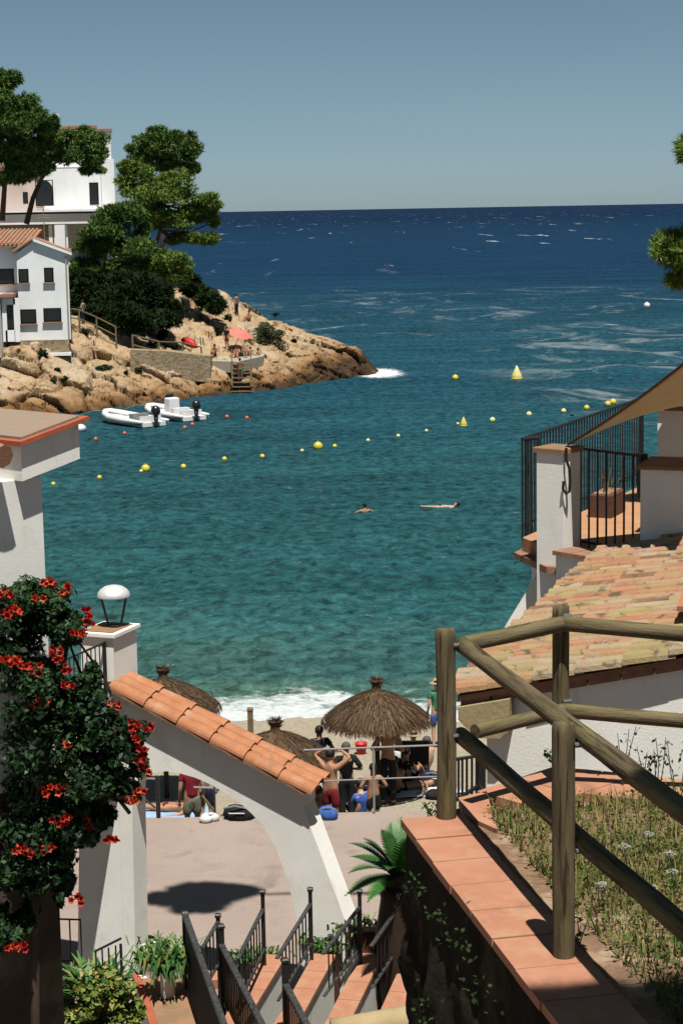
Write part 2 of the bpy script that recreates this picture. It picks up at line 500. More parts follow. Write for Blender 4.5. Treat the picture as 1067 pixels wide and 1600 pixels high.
# ================================================================== SEA
def make_sea():
    m = bpy.data.materials.new('sea_water'); m.use_nodes = True
    nt = m.node_tree; N = nt.nodes; L = nt.links
    b = N['Principled BSDF']
    geo = N.new('ShaderNodeNewGeometry')
    sep = N.new('ShaderNodeSeparateXYZ'); L.new(geo.outputs['Position'], sep.inputs[0])
    def math_(op, a, bb=None, cc=None):
        n = N.new('ShaderNodeMath'); n.operation = op
        for i, v in enumerate((a, bb, cc)):
            if v is None: continue
            if hasattr(v, 'links'): L.new(v, n.inputs[i])
            else: n.inputs[i].default_value = v
        return n.outputs[0]
    def mr(v, a, bb, c=0.0, d=1.0, smooth=True):
        n = N.new('ShaderNodeMapRange'); n.interpolation_type = 'SMOOTHSTEP' if smooth else 'LINEAR'
        L.new(v, n.inputs['Value'])
        n.inputs['From Min'].default_value = a; n.inputs['From Max'].default_value = bb
        n.inputs['To Min'].default_value = c; n.inputs['To Max'].default_value = d
        return n.outputs[0]
    def noise_(scale, stretch=(1, 1, 1), det=5, rgh=.6, dist=0.0, off=(0, 0, 0), rz=0.0):
        mp = N.new('ShaderNodeMapping'); mp.inputs['Scale'].default_value = stretch; mp.inputs['Location'].default_value = off
        mp.inputs['Rotation'].default_value = (0, 0, rz)
        L.new(geo.outputs['Position'], mp.inputs['Vector'])
        n = N.new('ShaderNodeTexNoise'); n.inputs['Scale'].default_value = scale; n.inputs['Detail'].default_value = det
        n.inputs['Roughness'].default_value = rgh; n.inputs['Distortion'].default_value = dist
        L.new(mp.outputs[0], n.inputs['Vector']); return n.outputs['Fac']
    def mixc(f, a, c):
        x = N.new('ShaderNodeMix'); x.data_type = 'RGBA'
        for s_, v in ((x.inputs[0], f), (x.inputs[6], a), (x.inputs[7], c)):
            if hasattr(v, 'links'): L.new(v, s_)
            elif isinstance(v, (int, float)): s_.default_value = v
            else: s_.default_value = (*v, 1)
        return x.outputs[2]
    Y = sep.outputs['Y']; X = sep.outputs['X']
    big = noise_(.02, (1, 2.2, 1), 4)
    Yn = math_('ADD', Y, math_('MULTIPLY', math_('SUBTRACT', big, .5), 60.0))
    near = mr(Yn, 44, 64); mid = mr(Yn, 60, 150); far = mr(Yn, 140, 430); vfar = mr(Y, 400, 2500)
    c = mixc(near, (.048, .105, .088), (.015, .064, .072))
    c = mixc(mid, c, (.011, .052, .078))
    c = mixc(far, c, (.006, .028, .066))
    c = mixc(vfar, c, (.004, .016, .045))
    # darker and lighter lanes and chop, multiplied into the water colour
    chop = noise_(1.9, (.95, .62, 1), 8, .76, .6)
    lane = noise_(.05, (.5, 2.6, 1), 5, .65, .3, (7, 3, 0))
    cd = N.new('ShaderNodeMix'); cd.data_type = 'RGBA'; cd.blend_type = 'MULTIPLY'; cd.inputs[0].default_value = 1
    L.new(c, cd.inputs[6])
    comb = math_('MULTIPLY', mr(chop, .36, .65, .42, 1.9, False), mr(math_('MULTIPLY_ADD', lane, .6, math_('MULTIPLY', noise_(.30, (.75, 1.0, 1), 7, .72, .6, (2, 9, 0)), .4)), .36, .64, .66, 1.34, False))
    cmb = N.new('ShaderNodeCombineColor')
    for i in range(3): L.new(comb, cmb.inputs[i])
    L.new(cmb.outputs[0], cd.inputs[7])
    c = cd.outputs[2]
    cz = N.new('ShaderNodeMix'); cz.data_type = 'RGBA'; cz.blend_type = 'MULTIPLY'; cz.inputs[0].default_value = 1
    L.new(c, cz.inputs[6]); cz.inputs[7].default_value = (.78, .76, .74, 1); c = cz.outputs[2]
    # foam: shore break, rock break, streaks, whitecaps, plus painted sparkle
    fnoise = noise_(1.7, (.8, .9, 1), 9, .78, 1.8)
    shore_edge = math_('ADD', math_('ADD', Y, math_('MULTIPLY', X, .10)), math_('MULTIPLY', math_('SUBTRACT', noise_(.28, (1, .6, 1), 4), .5), 5.0))
    s1 = mr(shore_edge, 48.0, 54.5, 1.0, 0.0)
    foam1 = math_('MULTIPLY', mr(math_('SUBTRACT', math_('MULTIPLY', s1, .66), fnoise), -.10, .14), math_('MULTIPLY_ADD', noise_(3.5, (1, .6, 1), 6, .7), .9, .32))
    tip = TIP
    dx = math_('SUBTRACT', X, tip.x); dy = math_('MULTIPLY', math_('SUBTRACT', Y, tip.y), .42)
    dd = math_('SQRT', math_('ADD', math_('MULTIPLY', dx, dx), math_('MULTIPLY', dy, dy)))
    foam2 = mr(math_('SUBTRACT', mr(dd, .2, 4.6, .78, 0.0), fnoise), -.05, .20)
    st = noise_(.11, (.8, .38, 1), 8, .74, 1.6, (3, 11, 0), .12)
    band = math_('MULTIPLY', mr(Y, 125, 210), mr(Y, 290, 430, 1, 0))
    foam3 = math_('MULTIPLY', mr(math_('MULTIPLY', st, band), .52, .66), math_('MULTIPLY', mr(noise_(.9, (.5, 1.3, 1), 8, .75), .42, .66), .42))
    wc = noise_(.075, (1, .10, 1), 6, .7, .8, (5, 1, 0))
    foam4 = math_('MULTIPLY', math_('MULTIPLY', mr(wc, .635, .675), mr(Y, 350, 700)), math_('MULTIPLY', mr(Y, 2500, 6000, 1, .35), .7))
    rightstr = math_('MULTIPLY', math_('MULTIPLY', mr(X, 8, 20), mr(Y, 95, 130)), mr(Y, 185, 230, 1, 0))
    foam5 = math_('MULTIPLY', math_('MULTIPLY', mr(noise_(.16, (.9, .5, 1), 7, .72, 1.2, (9, 2, 0)), .50, .66), rightstr), .22)
    painted_glint = math_('MULTIPLY', mr(noise_(1.9, (.8, .8, 1), 7, .76, .5, (31, 2, 0)), .60, .72), .22)  # sparkle painted into the water colour as pale flecks
    foam_and_glint = math_('MAXIMUM', math_('MAXIMUM', foam1, foam2), math_('MAXIMUM', math_('MAXIMUM', foam3, foam5), math_('MAXIMUM', foam4, painted_glint)))
    c = mixc(foam_and_glint, c, (.55, .575, .585))
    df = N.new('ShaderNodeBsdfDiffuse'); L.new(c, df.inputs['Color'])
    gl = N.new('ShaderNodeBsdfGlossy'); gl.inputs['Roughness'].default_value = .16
    ms = N.new('ShaderNodeMixShader'); L.new(mr(foam_and_glint, 0, 1, .055, .0), ms.inputs[0])
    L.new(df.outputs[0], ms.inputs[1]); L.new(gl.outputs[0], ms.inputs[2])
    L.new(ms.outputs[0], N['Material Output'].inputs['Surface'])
    w1 = noise_(.55, (.5, 1.1, 1), 6, .62, .3)
    w2 = noise_(2.6, (.55, 1.1, 1), 5, .65, .3)
    h = math_('ADD', math_('MULTIPLY', w1, .8), math_('MULTIPLY', w2, .22))
    bp = N.new('ShaderNodeBump'); bp.inputs['Strength'].default_value = .8; bp.inputs['Distance'].default_value = .45
    L.new(h, bp.inputs['Height']); L.new(bp.outputs[0], df.inputs['Normal']); L.new(bp.outputs[0], gl.inputs['Normal'])
    ys = [30]
    while ys[-1] < 45000: ys.append(ys[-1] * 1.35 + 2)
    mb = MB()
    for i in range(len(ys) - 1):
        w0 = max(120, ys[i] * 1.5); w1_ = max(120, ys[i + 1] * 1.5)
        mb.add([(-w0, ys[i], 0), (w0, ys[i], 0), (w1_, ys[i + 1], 0), (-w1_, ys[i + 1], 0)], [(0, 1, 2, 3)])
    bm = mb.build('sea', m, loc=(0, 0, 0))
    return kind(bm, 'structure')
TIP = Pz(592, 583, 0)
make_sea()

# ground, promenade and beach
def ground():
    mb = MB()
    mb.add([(-60, -40, .4), (60, -40, .4), (60, 36, .4), (-60, 36, .4)], [(0, 1, 2, 3)])
    kind(mb.build('ground', M['soil'], loc=(0, 0, 0)), 'structure')
    mb = MB()
    EDGE = [Pz(-200, 1282, 1.4), Pz(300, 1277, 1.4), Pz(520, 1270, 1.4), Pz(690, 1266, 1.4), Pz(900, 1262, 1.4)]
    poly = [(-20, 12), (14, 12)] + [(EDGE[-1].x + 10, EDGE[-1].y)] + [(p.x, p.y) for p in reversed(EDGE)] + [(-20, EDGE[0].y)]
    mb.prism(poly, .5, 1.4)
    kind(mb.build('promenade', M['prom'], loc=(0, 25, 0)), 'structure')
    nx, ny = 120, 60
    V = []; F = []
    for j in range(ny + 1):
        for i in range(nx + 1):
            x = -22 + 40 * i / nx; y = 34.5 + 18 * j / ny
            z = .70 - .055 * (y - 35.8) if y < 46 else .139 - .07 * (y - 46)
            z += .05 * mnoise.noise(Vector((x * .8, y * .8, 0))) + .025 * mnoise.noise(Vector((x * 2.7, y * 2.7, 3)))
            z -= .008 * x * (1 if y > 44 else 0)
            V.append((x, y, z))
    for j in range(ny):
        for i in range(nx):
            a = j * (nx + 1) + i
            F.append((a, a + 1, a + nx + 2, a + nx + 1))
    ob = MB().add(V, F).build('beach_sand', M['sand'], loc=(0, 40, 0), smooth=True)
    return kind(ob, 'structure')
ground()
def beach_z(x, y):
    z = .70 - .055 * (y - 35.8) if y < 46 else .139 - .07 * (y - 46)
    return z + .05 * mnoise.noise(Vector((x * .8, y * .8, 0)))

# ================================================================== HEADLAND
COLS = [  # px, waterline py, then (py, Y offset) for shelf, mid, upper, ridge
    (-120, 658, (618, 2), (585, 3.2), (540, 4.6), (390, 30)),
    (0, 650, (612, 2), (585, 3.2), (545, 4.6), (390, 30)),
    (60, 648, (610, 2), (572, 3.4), (536, 4.8), (400, 30)),
    (115, 645, (604, 2.5), (560, 5), (522, 8), (405, 28)),
    (165, 640, (598, 3), (556, 6), (520, 10), (418, 27)),
    (215, 634, (594, 3), (570, 5), (528, 10), (430, 26)),
    (260, 628, (588, 3), (570, 5), (505, 13), (434, 25)),
    (300, 622, (586, 3), (566, 5), (500, 14), (442, 23)),
    (350, 618, (592, 2.5), (572, 4), (520, 11), (463, 22)),
    (400, 612, (584, 2.5), (566, 4), (520, 11), (487, 20)),
    (450, 606, (576, 2.5), (556, 5), (530, 9), (509, 16)),
    (500, 597, (567, 2), (552, 3.5), (540, 6), (528, 11)),
    (540, 591, (562, 2), (553, 3), (547, 4.5), (542, 7)),
    (565, 588, (570, 1.5), (560, 2.2), (554, 3), (550, 4.5)),
    (582, 584, (579, 1), (576, 1.5), (574, 2.2), (573, 3)),
    (596, 581, (583, .6), (583, 1.2), (583, 1.8), (584, 2.6)),
]
def headland():
    prof = []
    for px, w, *rest in COLS:
        p0 = Pz(px, w, 0)
        pts = [p0 + Vector((0, -3, -2.5)), p0 + Vector((0, -.4, -.2))]
        for py, off in rest:
            pts.append(P(px, py, p0.y + off))
        last = pts[-1]
        pts.append(last + Vector((last.x * .02, 5, -1.2)))
        pts.append(Vector((last.x * 1.1, last.y + 16, max(-3, last.z * .35 - 2))))
        pts.append(Vector((last.x * 1.2, last.y + 34, -4)))
        prof.append(pts)
    nu, nv = 320, 170
    pxs = [c[0] for c in COLS]
    K = len(prof[0])
    V = []; F = []
    for i in range(nu + 1):
        px = pxs[0] + (pxs[-1] - pxs[0]) * i / nu
        k = max(j for j in range(len(pxs)) if pxs[j] <= px + 1e-6); k = min(k, len(pxs) - 2)
        f = (px - pxs[k]) / (pxs[k + 1] - pxs[k])
        col = [prof[k][q].lerp(prof[k + 1][q], f) for q in range(K)]
        fade = min(1, max(0, (596 - px) / 40))
        for j in range(nv + 1):
            t = (j / nv) ** 1.25 * (K - 1); q = min(int(t), K - 2); ff = t - q
            ff = ff * ff * (3 - 2 * ff) * .5 + ff * .5
            p = col[q].lerp(col[q + 1], ff)
            s = p * .32
            n = 0
            amp = 1.0
            for o in range(4):
                n += amp * (1 - 2 * abs(mnoise.noise(s + Vector((o * 7.3, 1, 2))))); s = s * 2.1; amp *= .5
            s2 = p * .1
            n2 = mnoise.noise(s2)
            vp = Vector((p.x * .42 + p.z * .25, p.y * .34, p.z * .6)) + mnoise.noise_vector(p * .5) * .25
            dd_, pp_ = mnoise.voronoi(vp)
            blk = mnoise.cell(pp_[0] * 9.1) + .5 * mnoise.noise(pp_[0] * 3.3) + .8 * (vp - pp_[0]).dot(Vector((mnoise.cell(pp_[0] * 5.3), 0, mnoise.cell(pp_[0] * 2.7 + Vector((4, 4, 4))))))
            crack = dd_[1] - dd_[0]
            vp2 = vp * 2.7; dd2, pp2 = mnoise.voronoi(vp2); blk += .35 * mnoise.cell(pp2[0] * 7.7)
            w = min(1, (j / nv) * 8) * (.25 + .75 * fade)
            dp = Vector((0, -.75, .5)) * (n * .30 - .25 + n2 * .9 + blk * .50 - .45 * max(0, 1 - crack * 7)) * w
            V.append(p + dp)
    for i in range(nu):
        for j in range(nv):
            a = i * (nv + 1) + j
            F.append((a, a + nv + 1, a + nv + 2, a + 1))
    # rock material with the wet dark band by the waterline
    m = mat('ochre_rock', (.50, .36, .22), (.42, .29, .165), .55, .95, 1.0, 2.6, .1, c3=(.52, .44, .33), s3=.5, k3=(.48, .68), bdist=.22)
    nt = m.node_tree; b = nt.nodes['Principled BSDF']
    src = b.inputs['Base Color'].links[0].from_socket
    geo = nt.nodes.new('ShaderNodeNewGeometry'); sep = nt.nodes.new('ShaderNodeSeparateXYZ')
    nt.links.new(geo.outputs['Position'], sep.inputs[0])
    nz = nt.nodes.new('ShaderNodeTexNoise'); nz.inputs['Scale'].default_value = .5; nz.inputs['Detail'].default_value = 6
    nt.links.new(geo.outputs['Position'], nz.inputs['Vector'])
    def mth(op, a, bb):
        n = nt.nodes.new('ShaderNodeMath'); n.operation = op
        for i, v in enumerate((a, bb)):
            if hasattr(v, 'links'): nt.links.new(v, n.inputs[i])
            else: n.inputs[i].default_value = v
        return n.outputs[0]
    # tip is the darker brown rock: measure by x
    zz = mth('ADD', sep.outputs['Z'], mth('MULTIPLY', mth('SUBTRACT', nz.outputs['Fac'], .5), 2.6))
    xs = nt.nodes.new('ShaderNodeMapRange'); nt.links.new(sep.outputs['X'], xs.inputs['Value'])
    xs.inputs['From Min'].default_value = -5.0; xs.inputs['From Max'].default_value = 1.5
    xs.inputs['To Min'].default_value = 0; xs.inputs['To Max'].default_value = 1.6
    zz = mth('SUBTRACT', zz, xs.outputs[0])
    def rng_(a, bb, c_, d_):
        r = nt.nodes.new('ShaderNodeMapRange'); nt.links.new(zz, r.inputs['Value'])
        for k_, v_ in zip(('From Min', 'From Max', 'To Min', 'To Max'), (a, bb, c_, d_)): r.inputs[k_].default_value = v_
        return r.outputs[0]
    def mx(f, a, c_):
        x = nt.nodes.new('ShaderNodeMix'); x.data_type = 'RGBA'
        nt.links.new(f, x.inputs[0])
        for s_, v in ((x.inputs[6], a), (x.inputs[7], c_)):
            if hasattr(v, 'links'): nt.links.new(v, s_)
            else: s_.default_value = (*v, 1)
        return x.outputs[2]
    c = mx(rng_(.5, 1.9, 1, 0), src, (.20, .107, .042))
    c = mx(rng_(.0, .7, 1, 0), c, (.053, .032, .018))
    nt.links.new(c, b.inputs['Base Color'])
    add_cracks(m, (1, 1, 1.6), .9, .58, .70, (.17, .105, .055))
    ob = MB().add(V, F).build('headland', m, loc=(0, 0, 0), smooth=True)
    for pl in ob.data.polygons: pl.use_smooth = (rng.random() < .55)
    kind(ob, 'structure')
    return BVHTree.FromPolygons([v for v in V], F)
BVH = headland()
def on_rock(px, py):
    h = BVH.ray_cast(CAM_LOC, ray(px, py))
    return h[0] if h[0] is not None else P(px, py, 135)
def drop_z(p):
    h = BVH.ray_cast(Vector((p.x, p.y, 60)), Vector((0, 0, -1)))
    return h[0].z if h[0] is not None else 0.0

# ------------------------------------------------------------------ far houses
def ppx(rect, Y):
    """rect in pixels (x0,y0,x1,y1) -> frontal rectangle on plane Y"""
    x0, y0, x1, y1 = rect
    a = P(x0, y1, Y); b = P(x1, y0, Y)
    return a.x, a.z, b.x, b.z
SKEW = -.165   # the far houses stand turned with the slope, their right sides edge-on
def frontbox(mb, rect, Y, depth, tint=.5):
    x0, z0, x1, z1 = ppx(rect, Y)
    mb.slab([(x0, Y, z0), (x1, Y, z0), (x1, Y, z1), (x0, Y, z1)], (SKEW * depth, depth, 0), tint)
    return mb
def window(parent, rect, Y, name='window', arch=False, sill=True):
    x0, z0, x1, z1 = ppx(rect, Y)
    w = x1 - x0; h = z1 - z0; cx = (x0 + x1) / 2
    fr = MB(); t = .07
    fr.box((cx, Y + .02, z1 - t / 2), (w, .10, t)); fr.box((cx, Y + .02, z0 + t / 2), (w, .10, t))
    fr.box((x0 + t / 2, Y + .02, (z0 + z1) / 2), (t, .10, h - 2 * t)); fr.box((x1 - t / 2, Y + .02, (z0 + z1) / 2), (t, .10, h - 2 * t))
    fr.box((cx, Y + .02, (z0 + z1) / 2), (t * .7, .08, h - 2 * t))
    f = fr.build(name, M['ironworn'], parent)
    g = MB()
    if arch:
        pts = [(cx - w / 2, z0)] + [(cx + w / 2 * math.cos(a), z0 + h * .55 + h * .45 * math.sin(a)) for a in [math.pi - math.pi * k / 12 for k in range(13)]] + [(cx + w / 2, z0)]
        g.slab([(x, Y - .03, z) for x, z in pts], (0, .05, 0))
    else:
        g.box((cx, Y + .005, (z0 + z1) / 2), (w - .02, .07, h - .02))
    g.build('pane', M['glassdark'], f)
    if sill:
        MB().box((cx, Y - .10, z0 - .05), (w + .15, .18, .06)).build('sill', M['redtile'], f)
    return f

def house_gable():
    Y = 131.5
    base = P(70, 535, Y)
    t = thing('white_house', 'white two-storey gabled house with red tiled roof on the rocks left of the dark pines', 'house', base)
    # gabled block
    x0 = P(29, 460, Y).x; x1 = P(109, 460, Y).x
    zb = P(70, 531, Y).z; zl = P(28, 396, Y).z; zr = P(109, 396, Y).z; za = P(53, 376, Y).z; xa = P(53, 376, Y).x
    dep = 9.0
    poly = [(x0, Y, zb), (x1, Y, zb), (x1, Y, zr), (xa, Y, za), (x0, Y, zl)]
    MB().slab(poly, (SKEW * dep, dep, 0)).build('wall', M['stucco_far'], t)
    rf = MB()
    for a, b in (((xa, za), (x1 + .25, zr - .07)), ((x0 - .25, zl - .06), (xa, za))):
        rf.slab([(a[0], Y - .25, a[1] + .02), (b[0], Y - .25, b[1] + .02), (b[0] + SKEW * (dep + .3), Y + dep + .3, b[1] + .02), (a[0] + SKEW * (dep + .3), Y + dep + .3, a[1] + .02)], (0, 0, .14))
        n = int(dep / .3)
    for s_, (a, b) in enumerate((((xa, za), (x1 + .25, zr - .07)), ((x0 - .25, zl - .06), (xa, za)))):
        for k in range(30):
            yy = Y - .2 + k * .31
            rf.tube([(a[0] + SKEW * (yy - Y), yy, a[1] + .17), (b[0] + SKEW * (yy - Y), yy, b[1] + .17)], .085, 6)
    rf.build('roof', M['redtile'], t)
    # verge strip along the gable
    vg = MB()
    vg.slab([(xa, Y - .28, za - .04), (x1 + .3, Y - .28, zr - .12), (x1 + .3, Y - .28, zr + .06), (xa, Y - .28, za + .16)], (0, .14, 0))
    vg.build('verge', M['stucco_far'], t)
    # base plinth
    xb0 = P(30, 530, Y).x; xb1 = P(113, 530, Y).x
    MB().slab([(xb0, Y - .3, zb - .84), (xb1 - .15, Y - .3, zb - .84), (xb1 - .15, Y - .3, zb - .01), (xb0, Y - .3, zb - .01)], (SKEW * 9, 9, 0)).build('plinth', M['stone'], t)
    MB().slab([(xb0, Y - .6, zb - 1.06), (xb1, Y - .6, zb - 1.06), (xb1, Y - .6, zb - .86), (xb0, Y - .6, zb - .86)], (SKEW * 9.2, 9.2, 0)).build('ledge', M['stucco_far'], t)
    gx = P(106, 460, Y).x
    MB().tube([(gx, Y - .09, zb + .05), (gx, Y - .09, zr - .15)], .06, 6).build('drainpipe', M['concrete'], t)
    ch = MB().box((xa + 1.2, Y + 4.5, za + .2), (.7, .6, 1.6)); ch.build('chimney', M['stucco_far'], t)
    an = MB().tube([(xa + .3, Y + 3, za), (xa + .3, Y + 3, za + 2.2)], .03, 5)
    for k in range(4): an.tube([(xa - .15, Y + 3, za + 1.5 + k * .2), (xa + .75, Y + 3, za + 1.5 + k * .2)], .018, 4)
    an.build('aerial', M['greyrub'], t)
    window(t, (30, 420, 45, 442), Y); window(t, (70, 418, 84, 441), Y)
    window(t, (33, 483, 57, 506), Y); window(t, (69, 481, 96, 503), Y)
    # left wing, slightly behind, with balcony and tiled roof
    xl = P(-60, 460, Y).x
    zt = P(10, 386, Y).z; zmid = P(10, 462, Y).z
    MB().box(((xl + x0) / 2 - .01, Y + 1.2 + dep / 2, (zb - 2 + zt) / 2), (x0 - xl, dep, zt - zb + 2)).build('wing_wall', M['stucco_far'], t)
    rw = MB().slab([(xl, Y + .3, zt), (x0 + .9, Y + .3, zt), (x0 + .9, Y + 6, zt + .95), (xl, Y + 6, zt + .95)], (0, 0, .16))
    for k in range(24):
        xx = xl + .1 + k * .29
        if xx < x0 + .8:
            rw.tube([(xx, Y + .25, zt + .2), (xx, Y + 6, zt + 1.15)], .08, 6)
    rw.build('wing_roof', M['redtile'], t)
    window(t, (-2, 420, 22, 444), Y + 1.2, name='window')
    # porch with tiled canopy and arches
    xp = P(30, 470, Y).x
    MB().box(((P(-30, 470, Y).x + P(5, 470, Y).x) / 2, Y - .6, (P(5, 462, Y).z + P(5, 556, Y).z) / 2), (P(5, 470, Y).x - P(-30, 470, Y).x, 3.2, P(5, 462, Y).z - P(5, 556, Y).z)).build('porch_wall', M['stucco_far'], t)
    MB().box((P(15, 462, Y).x, Y - .1, P(15, 461, Y).z), (P(26, 0, Y).x - P(4, 0, Y).x, 2.4, .22)).build('canopy', M['redtile'], t)
    ar = MB()
    for a, b in ((6, 10), (24, 30)):
        frontbox(ar, (a, 466, b, 534), Y - .9, .4)
    frontbox(ar, (10, 466, 24, 476), Y - .9, .4); frontbox(ar, (10, 516, 24, 534), Y - .9, .4)
    ar.build('porch_arch', M['stucco_far'], t)
    window(t, (11, 478, 23, 515), Y + .2 - .9, name='door', arch=True, sill=False)
    # foundation
    MB().box((P(12, 570, Y).x - 1, Y + 1.5, P(12, 580, Y).z), (P(30, 0, Y).x - P(-30, 0, Y).x, 5, P(12, 535, Y).z - P(12, 612, Y).z)).build('foundation', M['stone'], t)
house_gable()

def villa():
    Y = 160.0
    t = thing('hill_villa', 'tall white villa with roof terrace and dark arched doorway high behind the pines', 'house', P(110, 400, Y))
    def blk(rect, Yo, dep, name, m='stucco_far'):
        mb = MB(); frontbox(mb, rect, Y + Yo, dep); return mb.build(name, M[m], t)
    blk((66, 262, 166, 425), 0, 9, 'wall')
    blk((150, 206, 173, 262), .6, 6, 'roof_parapet')
    blk((86, 202, 150, 262), 1.2, 7, 'upper_wall')
    blk((164, 248, 178, 425), -.6, 7, 'corner_wall')
    blk((84, 178, 93, 202), 3, .8, 'chimney')
    blk((-20, 262, 67, 345), -1.5, 9, 'side_wall', 'pink')
    blk((-20, 216, 66, 262), 1.5, 7, 'loggia_wall')
    rf = MB(); frontbox(rf, (83, 196, 152, 202), Y + .9, 7.5); rf.build('roof', M['redtile'], t)
    r2 = MB(); frontbox(r2, (150, 201, 176, 206), Y + .4, 6.4); r2.build('parapet_cap', M['redtile'], t)
    r3 = MB(); frontbox(r3, (-20, 255, 67, 263), Y - 1.9, 4); r3.build('lean_to_roof', M['redtile'], t)
    tr = MB(); frontbox(tr, (-20, 326, 182, 333), Y - 4.5, 6); frontbox(tr, (-20, 333, 150, 352), Y - 4.2, 5)
    tr.build('terrace', M['stucco_far'], t)
    cl = MB()
    for x in (78, 86, 94, 102):
        frontbox(cl, (x, 352, x + 4, 392), Y - 3.8, .5)
    cl.build('colonnade', M['stucco_far'], t)
    blk((-20, 352, 76, 372), -2, 2, 'shaded_wall', 'stone')
    window(t, (57, 281, 83, 322), Y - 1.53, arch=True, sill=False, name='arched_door')
    window(t, (141, 285, 154, 320), Y, sill=False)
    window(t, (37, 300, 44, 318), Y - 1.5, sill=False)
    window(t, (18, 225, 26, 252), Y + 1.5, sill=False)
    window(t, (112, 225, 124, 246), Y + 1.2, sill=False)
    MB().join(frontbox(MB(), (-20, 425, 178, 450), Y, 9)).build('basement', M['stone'], t)
villa()
def annexe():
    Y = 146.0
    t = thing('annexe_building', 'small white annexe with flat roof half hidden behind the dark pines', 'building', P(125, 440, Y))
    mb = frontbox(MB(), (106, 392, 168, 452), Y, 5); mb.build('wall', M['stucco_far'], t)
    frontbox(MB(), (104, 388, 170, 393), Y - .3, 5.6).build('roof', M['concrete'], t)
    window(t, (136, 402, 150, 432), Y, sill=False)
annexe()

# ------------------------------------------------------------------ pines on the headland
def pine(label, Y, trunk_px, blobs_px, sub=9, n_per=150, ln=.30, wd=.05, m='pine', trunk_r=.22, group='pines on the headland', cat='tree'):
    Y += 4
    base = P(*trunk_px[0], Y)
    t = thing('pine_tree', label, cat, base, group)
    pts = [P(px, py, Y + dy) for px, py, dy in [(*q, 0) for q in trunk_px]]
    tr = MB()
    n = len(pts)
    tr.tube(pts, [trunk_r * (1 - .65 * i / (n - 1)) for i in range(n)], 8)
    blobs = []
    for px, py, rx, ry, dy in blobs_px:
        c = P(px, py, Y + dy)
        k = Y / FPX
        blobs.append((c, (rx * k, max(rx, ry) * k * .9, ry * k)))
        a = min(pts, key=lambda p: (p - c).length)
        mid = a.lerp(c, .55) + Vector((0, 0, -.12 * (c - a).length))
        tr.tube([a, mid, c], [trunk_r * .42, trunk_r * .3, trunk_r * .12], 6)
    tr.build('trunk', M['bark'], t, smooth=True)
    p, d = crown_points(blobs, int(sub * 1.6), int(n_per * 1.0), .38)
    V, ti = tufts(p, d, ln, wd)
    np_mesh('crown', V, 3, ti, M[m], t)
    return t
pine('tall umbrella pine at the left edge above the white gabled house', 140, [(4, 345), (8, 290), (14, 235), (12, 180)],
     [(30, 240, 60, 26, 1), (60, 262, 30, 14, 0), (20, 275, 34, 16, 0), (-8, 150, 30, 40, 0), (8, 130, 22, 26, 0), (40, 170, 42, 28, 1), (70, 190, 26, 22, -1), (18, 205, 40, 22, 2), (52, 225, 34, 16, 0), (80, 220, 22, 14, 1), (10, 165, 25, 30, -2), (-15, 240, 40, 20, 0), (30, 195, 35, 18, -2)], 10, 120)
pine('leaning pine with bare lower branches in front of the arched doorway', 143, [(42, 350), (52, 310), (66, 278), (84, 255), (110, 245)],
     [(125, 228, 40, 28, 0), (150, 235, 26, 26, 1), (128, 210, 26, 12, 0), (110, 245, 26, 14, -1), (140, 262, 24, 12, 0), (72, 244, 24, 12, 1)], 8, 105)
pine('dark rounded pine rising highest beside the sea', 158, [(250, 420), (255, 370), (256, 320), (256, 270)],
     [(256, 228, 40, 26, 0), (226, 236, 28, 22, 1), (290, 232, 22, 28, 0), (255, 212, 28, 16, 0), (245, 255, 44, 16, 1), (298, 262, 14, 12, 0)], 11, 130)
pine('broad sunlit pine with layered limbs jutting over the sea', 151, [(232, 425), (242, 395), (250, 360), (252, 320)],
     [(215, 280, 32, 22, 0), (272, 290, 42, 28, 0), (240, 310, 52, 24, -1), (322, 318, 24, 17, 0), (300, 332, 36, 16, 1), (262, 345, 56, 20, 0), (318, 372, 26, 9, 0), (335, 346, 10, 8, 0), (283, 374, 26, 10, 1), (200, 262, 16, 10, 0)], 10, 120, m='pinel')
pine('bushy mid-green pine beside the white gabled house', 142, [(190, 470), (188, 430), (186, 390), (180, 350)],
     [(175, 345, 46, 30, 0), (200, 330, 30, 18, 0), (150, 385, 40, 22, 0), (200, 385, 46, 24, -1), (130, 420, 26, 20, 0), (175, 425, 44, 20, 0), (228, 375, 22, 26, 1), (160, 360, 30, 18, -1)], 9, 115)
pine('low spreading pine over the bare slope beside the sea', 144, [(226, 460), (232, 440), (240, 425), (255, 410)],
     [(262, 405, 34, 18, 0), (285, 418, 18, 12, 0), (235, 418, 34, 18, 0), (210, 410, 30, 18, 0), (275, 432, 20, 9, 0)], 8, 105, m='pinel')

def shrub(label, pxpos, r_px, m='bush', n=700, group='shrubs on the headland rocks', lf=.22, name='rock_shrub', zs=.8):
    p = on_rock(*pxpos)
    k = p.y / FPX
    rx, rz = r_px[0] * k, r_px[1] * k
    blobs = []
    for i in range(5):
        blobs.append((p + Vector((random.uniform(-.6, .6) * rx, random.uniform(-.3, .5) * rx, rz * random.uniform(.2, .6))), (rx * .55, rx * .5, rz * .7)))
    ps, ds = crown_points(blobs, 5, max(6, n // 25), .5)
    V, ti = leaves(ps, ds, lf, lf * .5)
    t = thing(name, label, 'shrub', p, group)
    np_mesh('foliage', V, 4, ti, M[m], t)
    MB().tube([p - Vector((0, 0, .2)), p + Vector((0, 0, rz * .5))], .05, 5).build('stem', M['bark'], t)
    return t
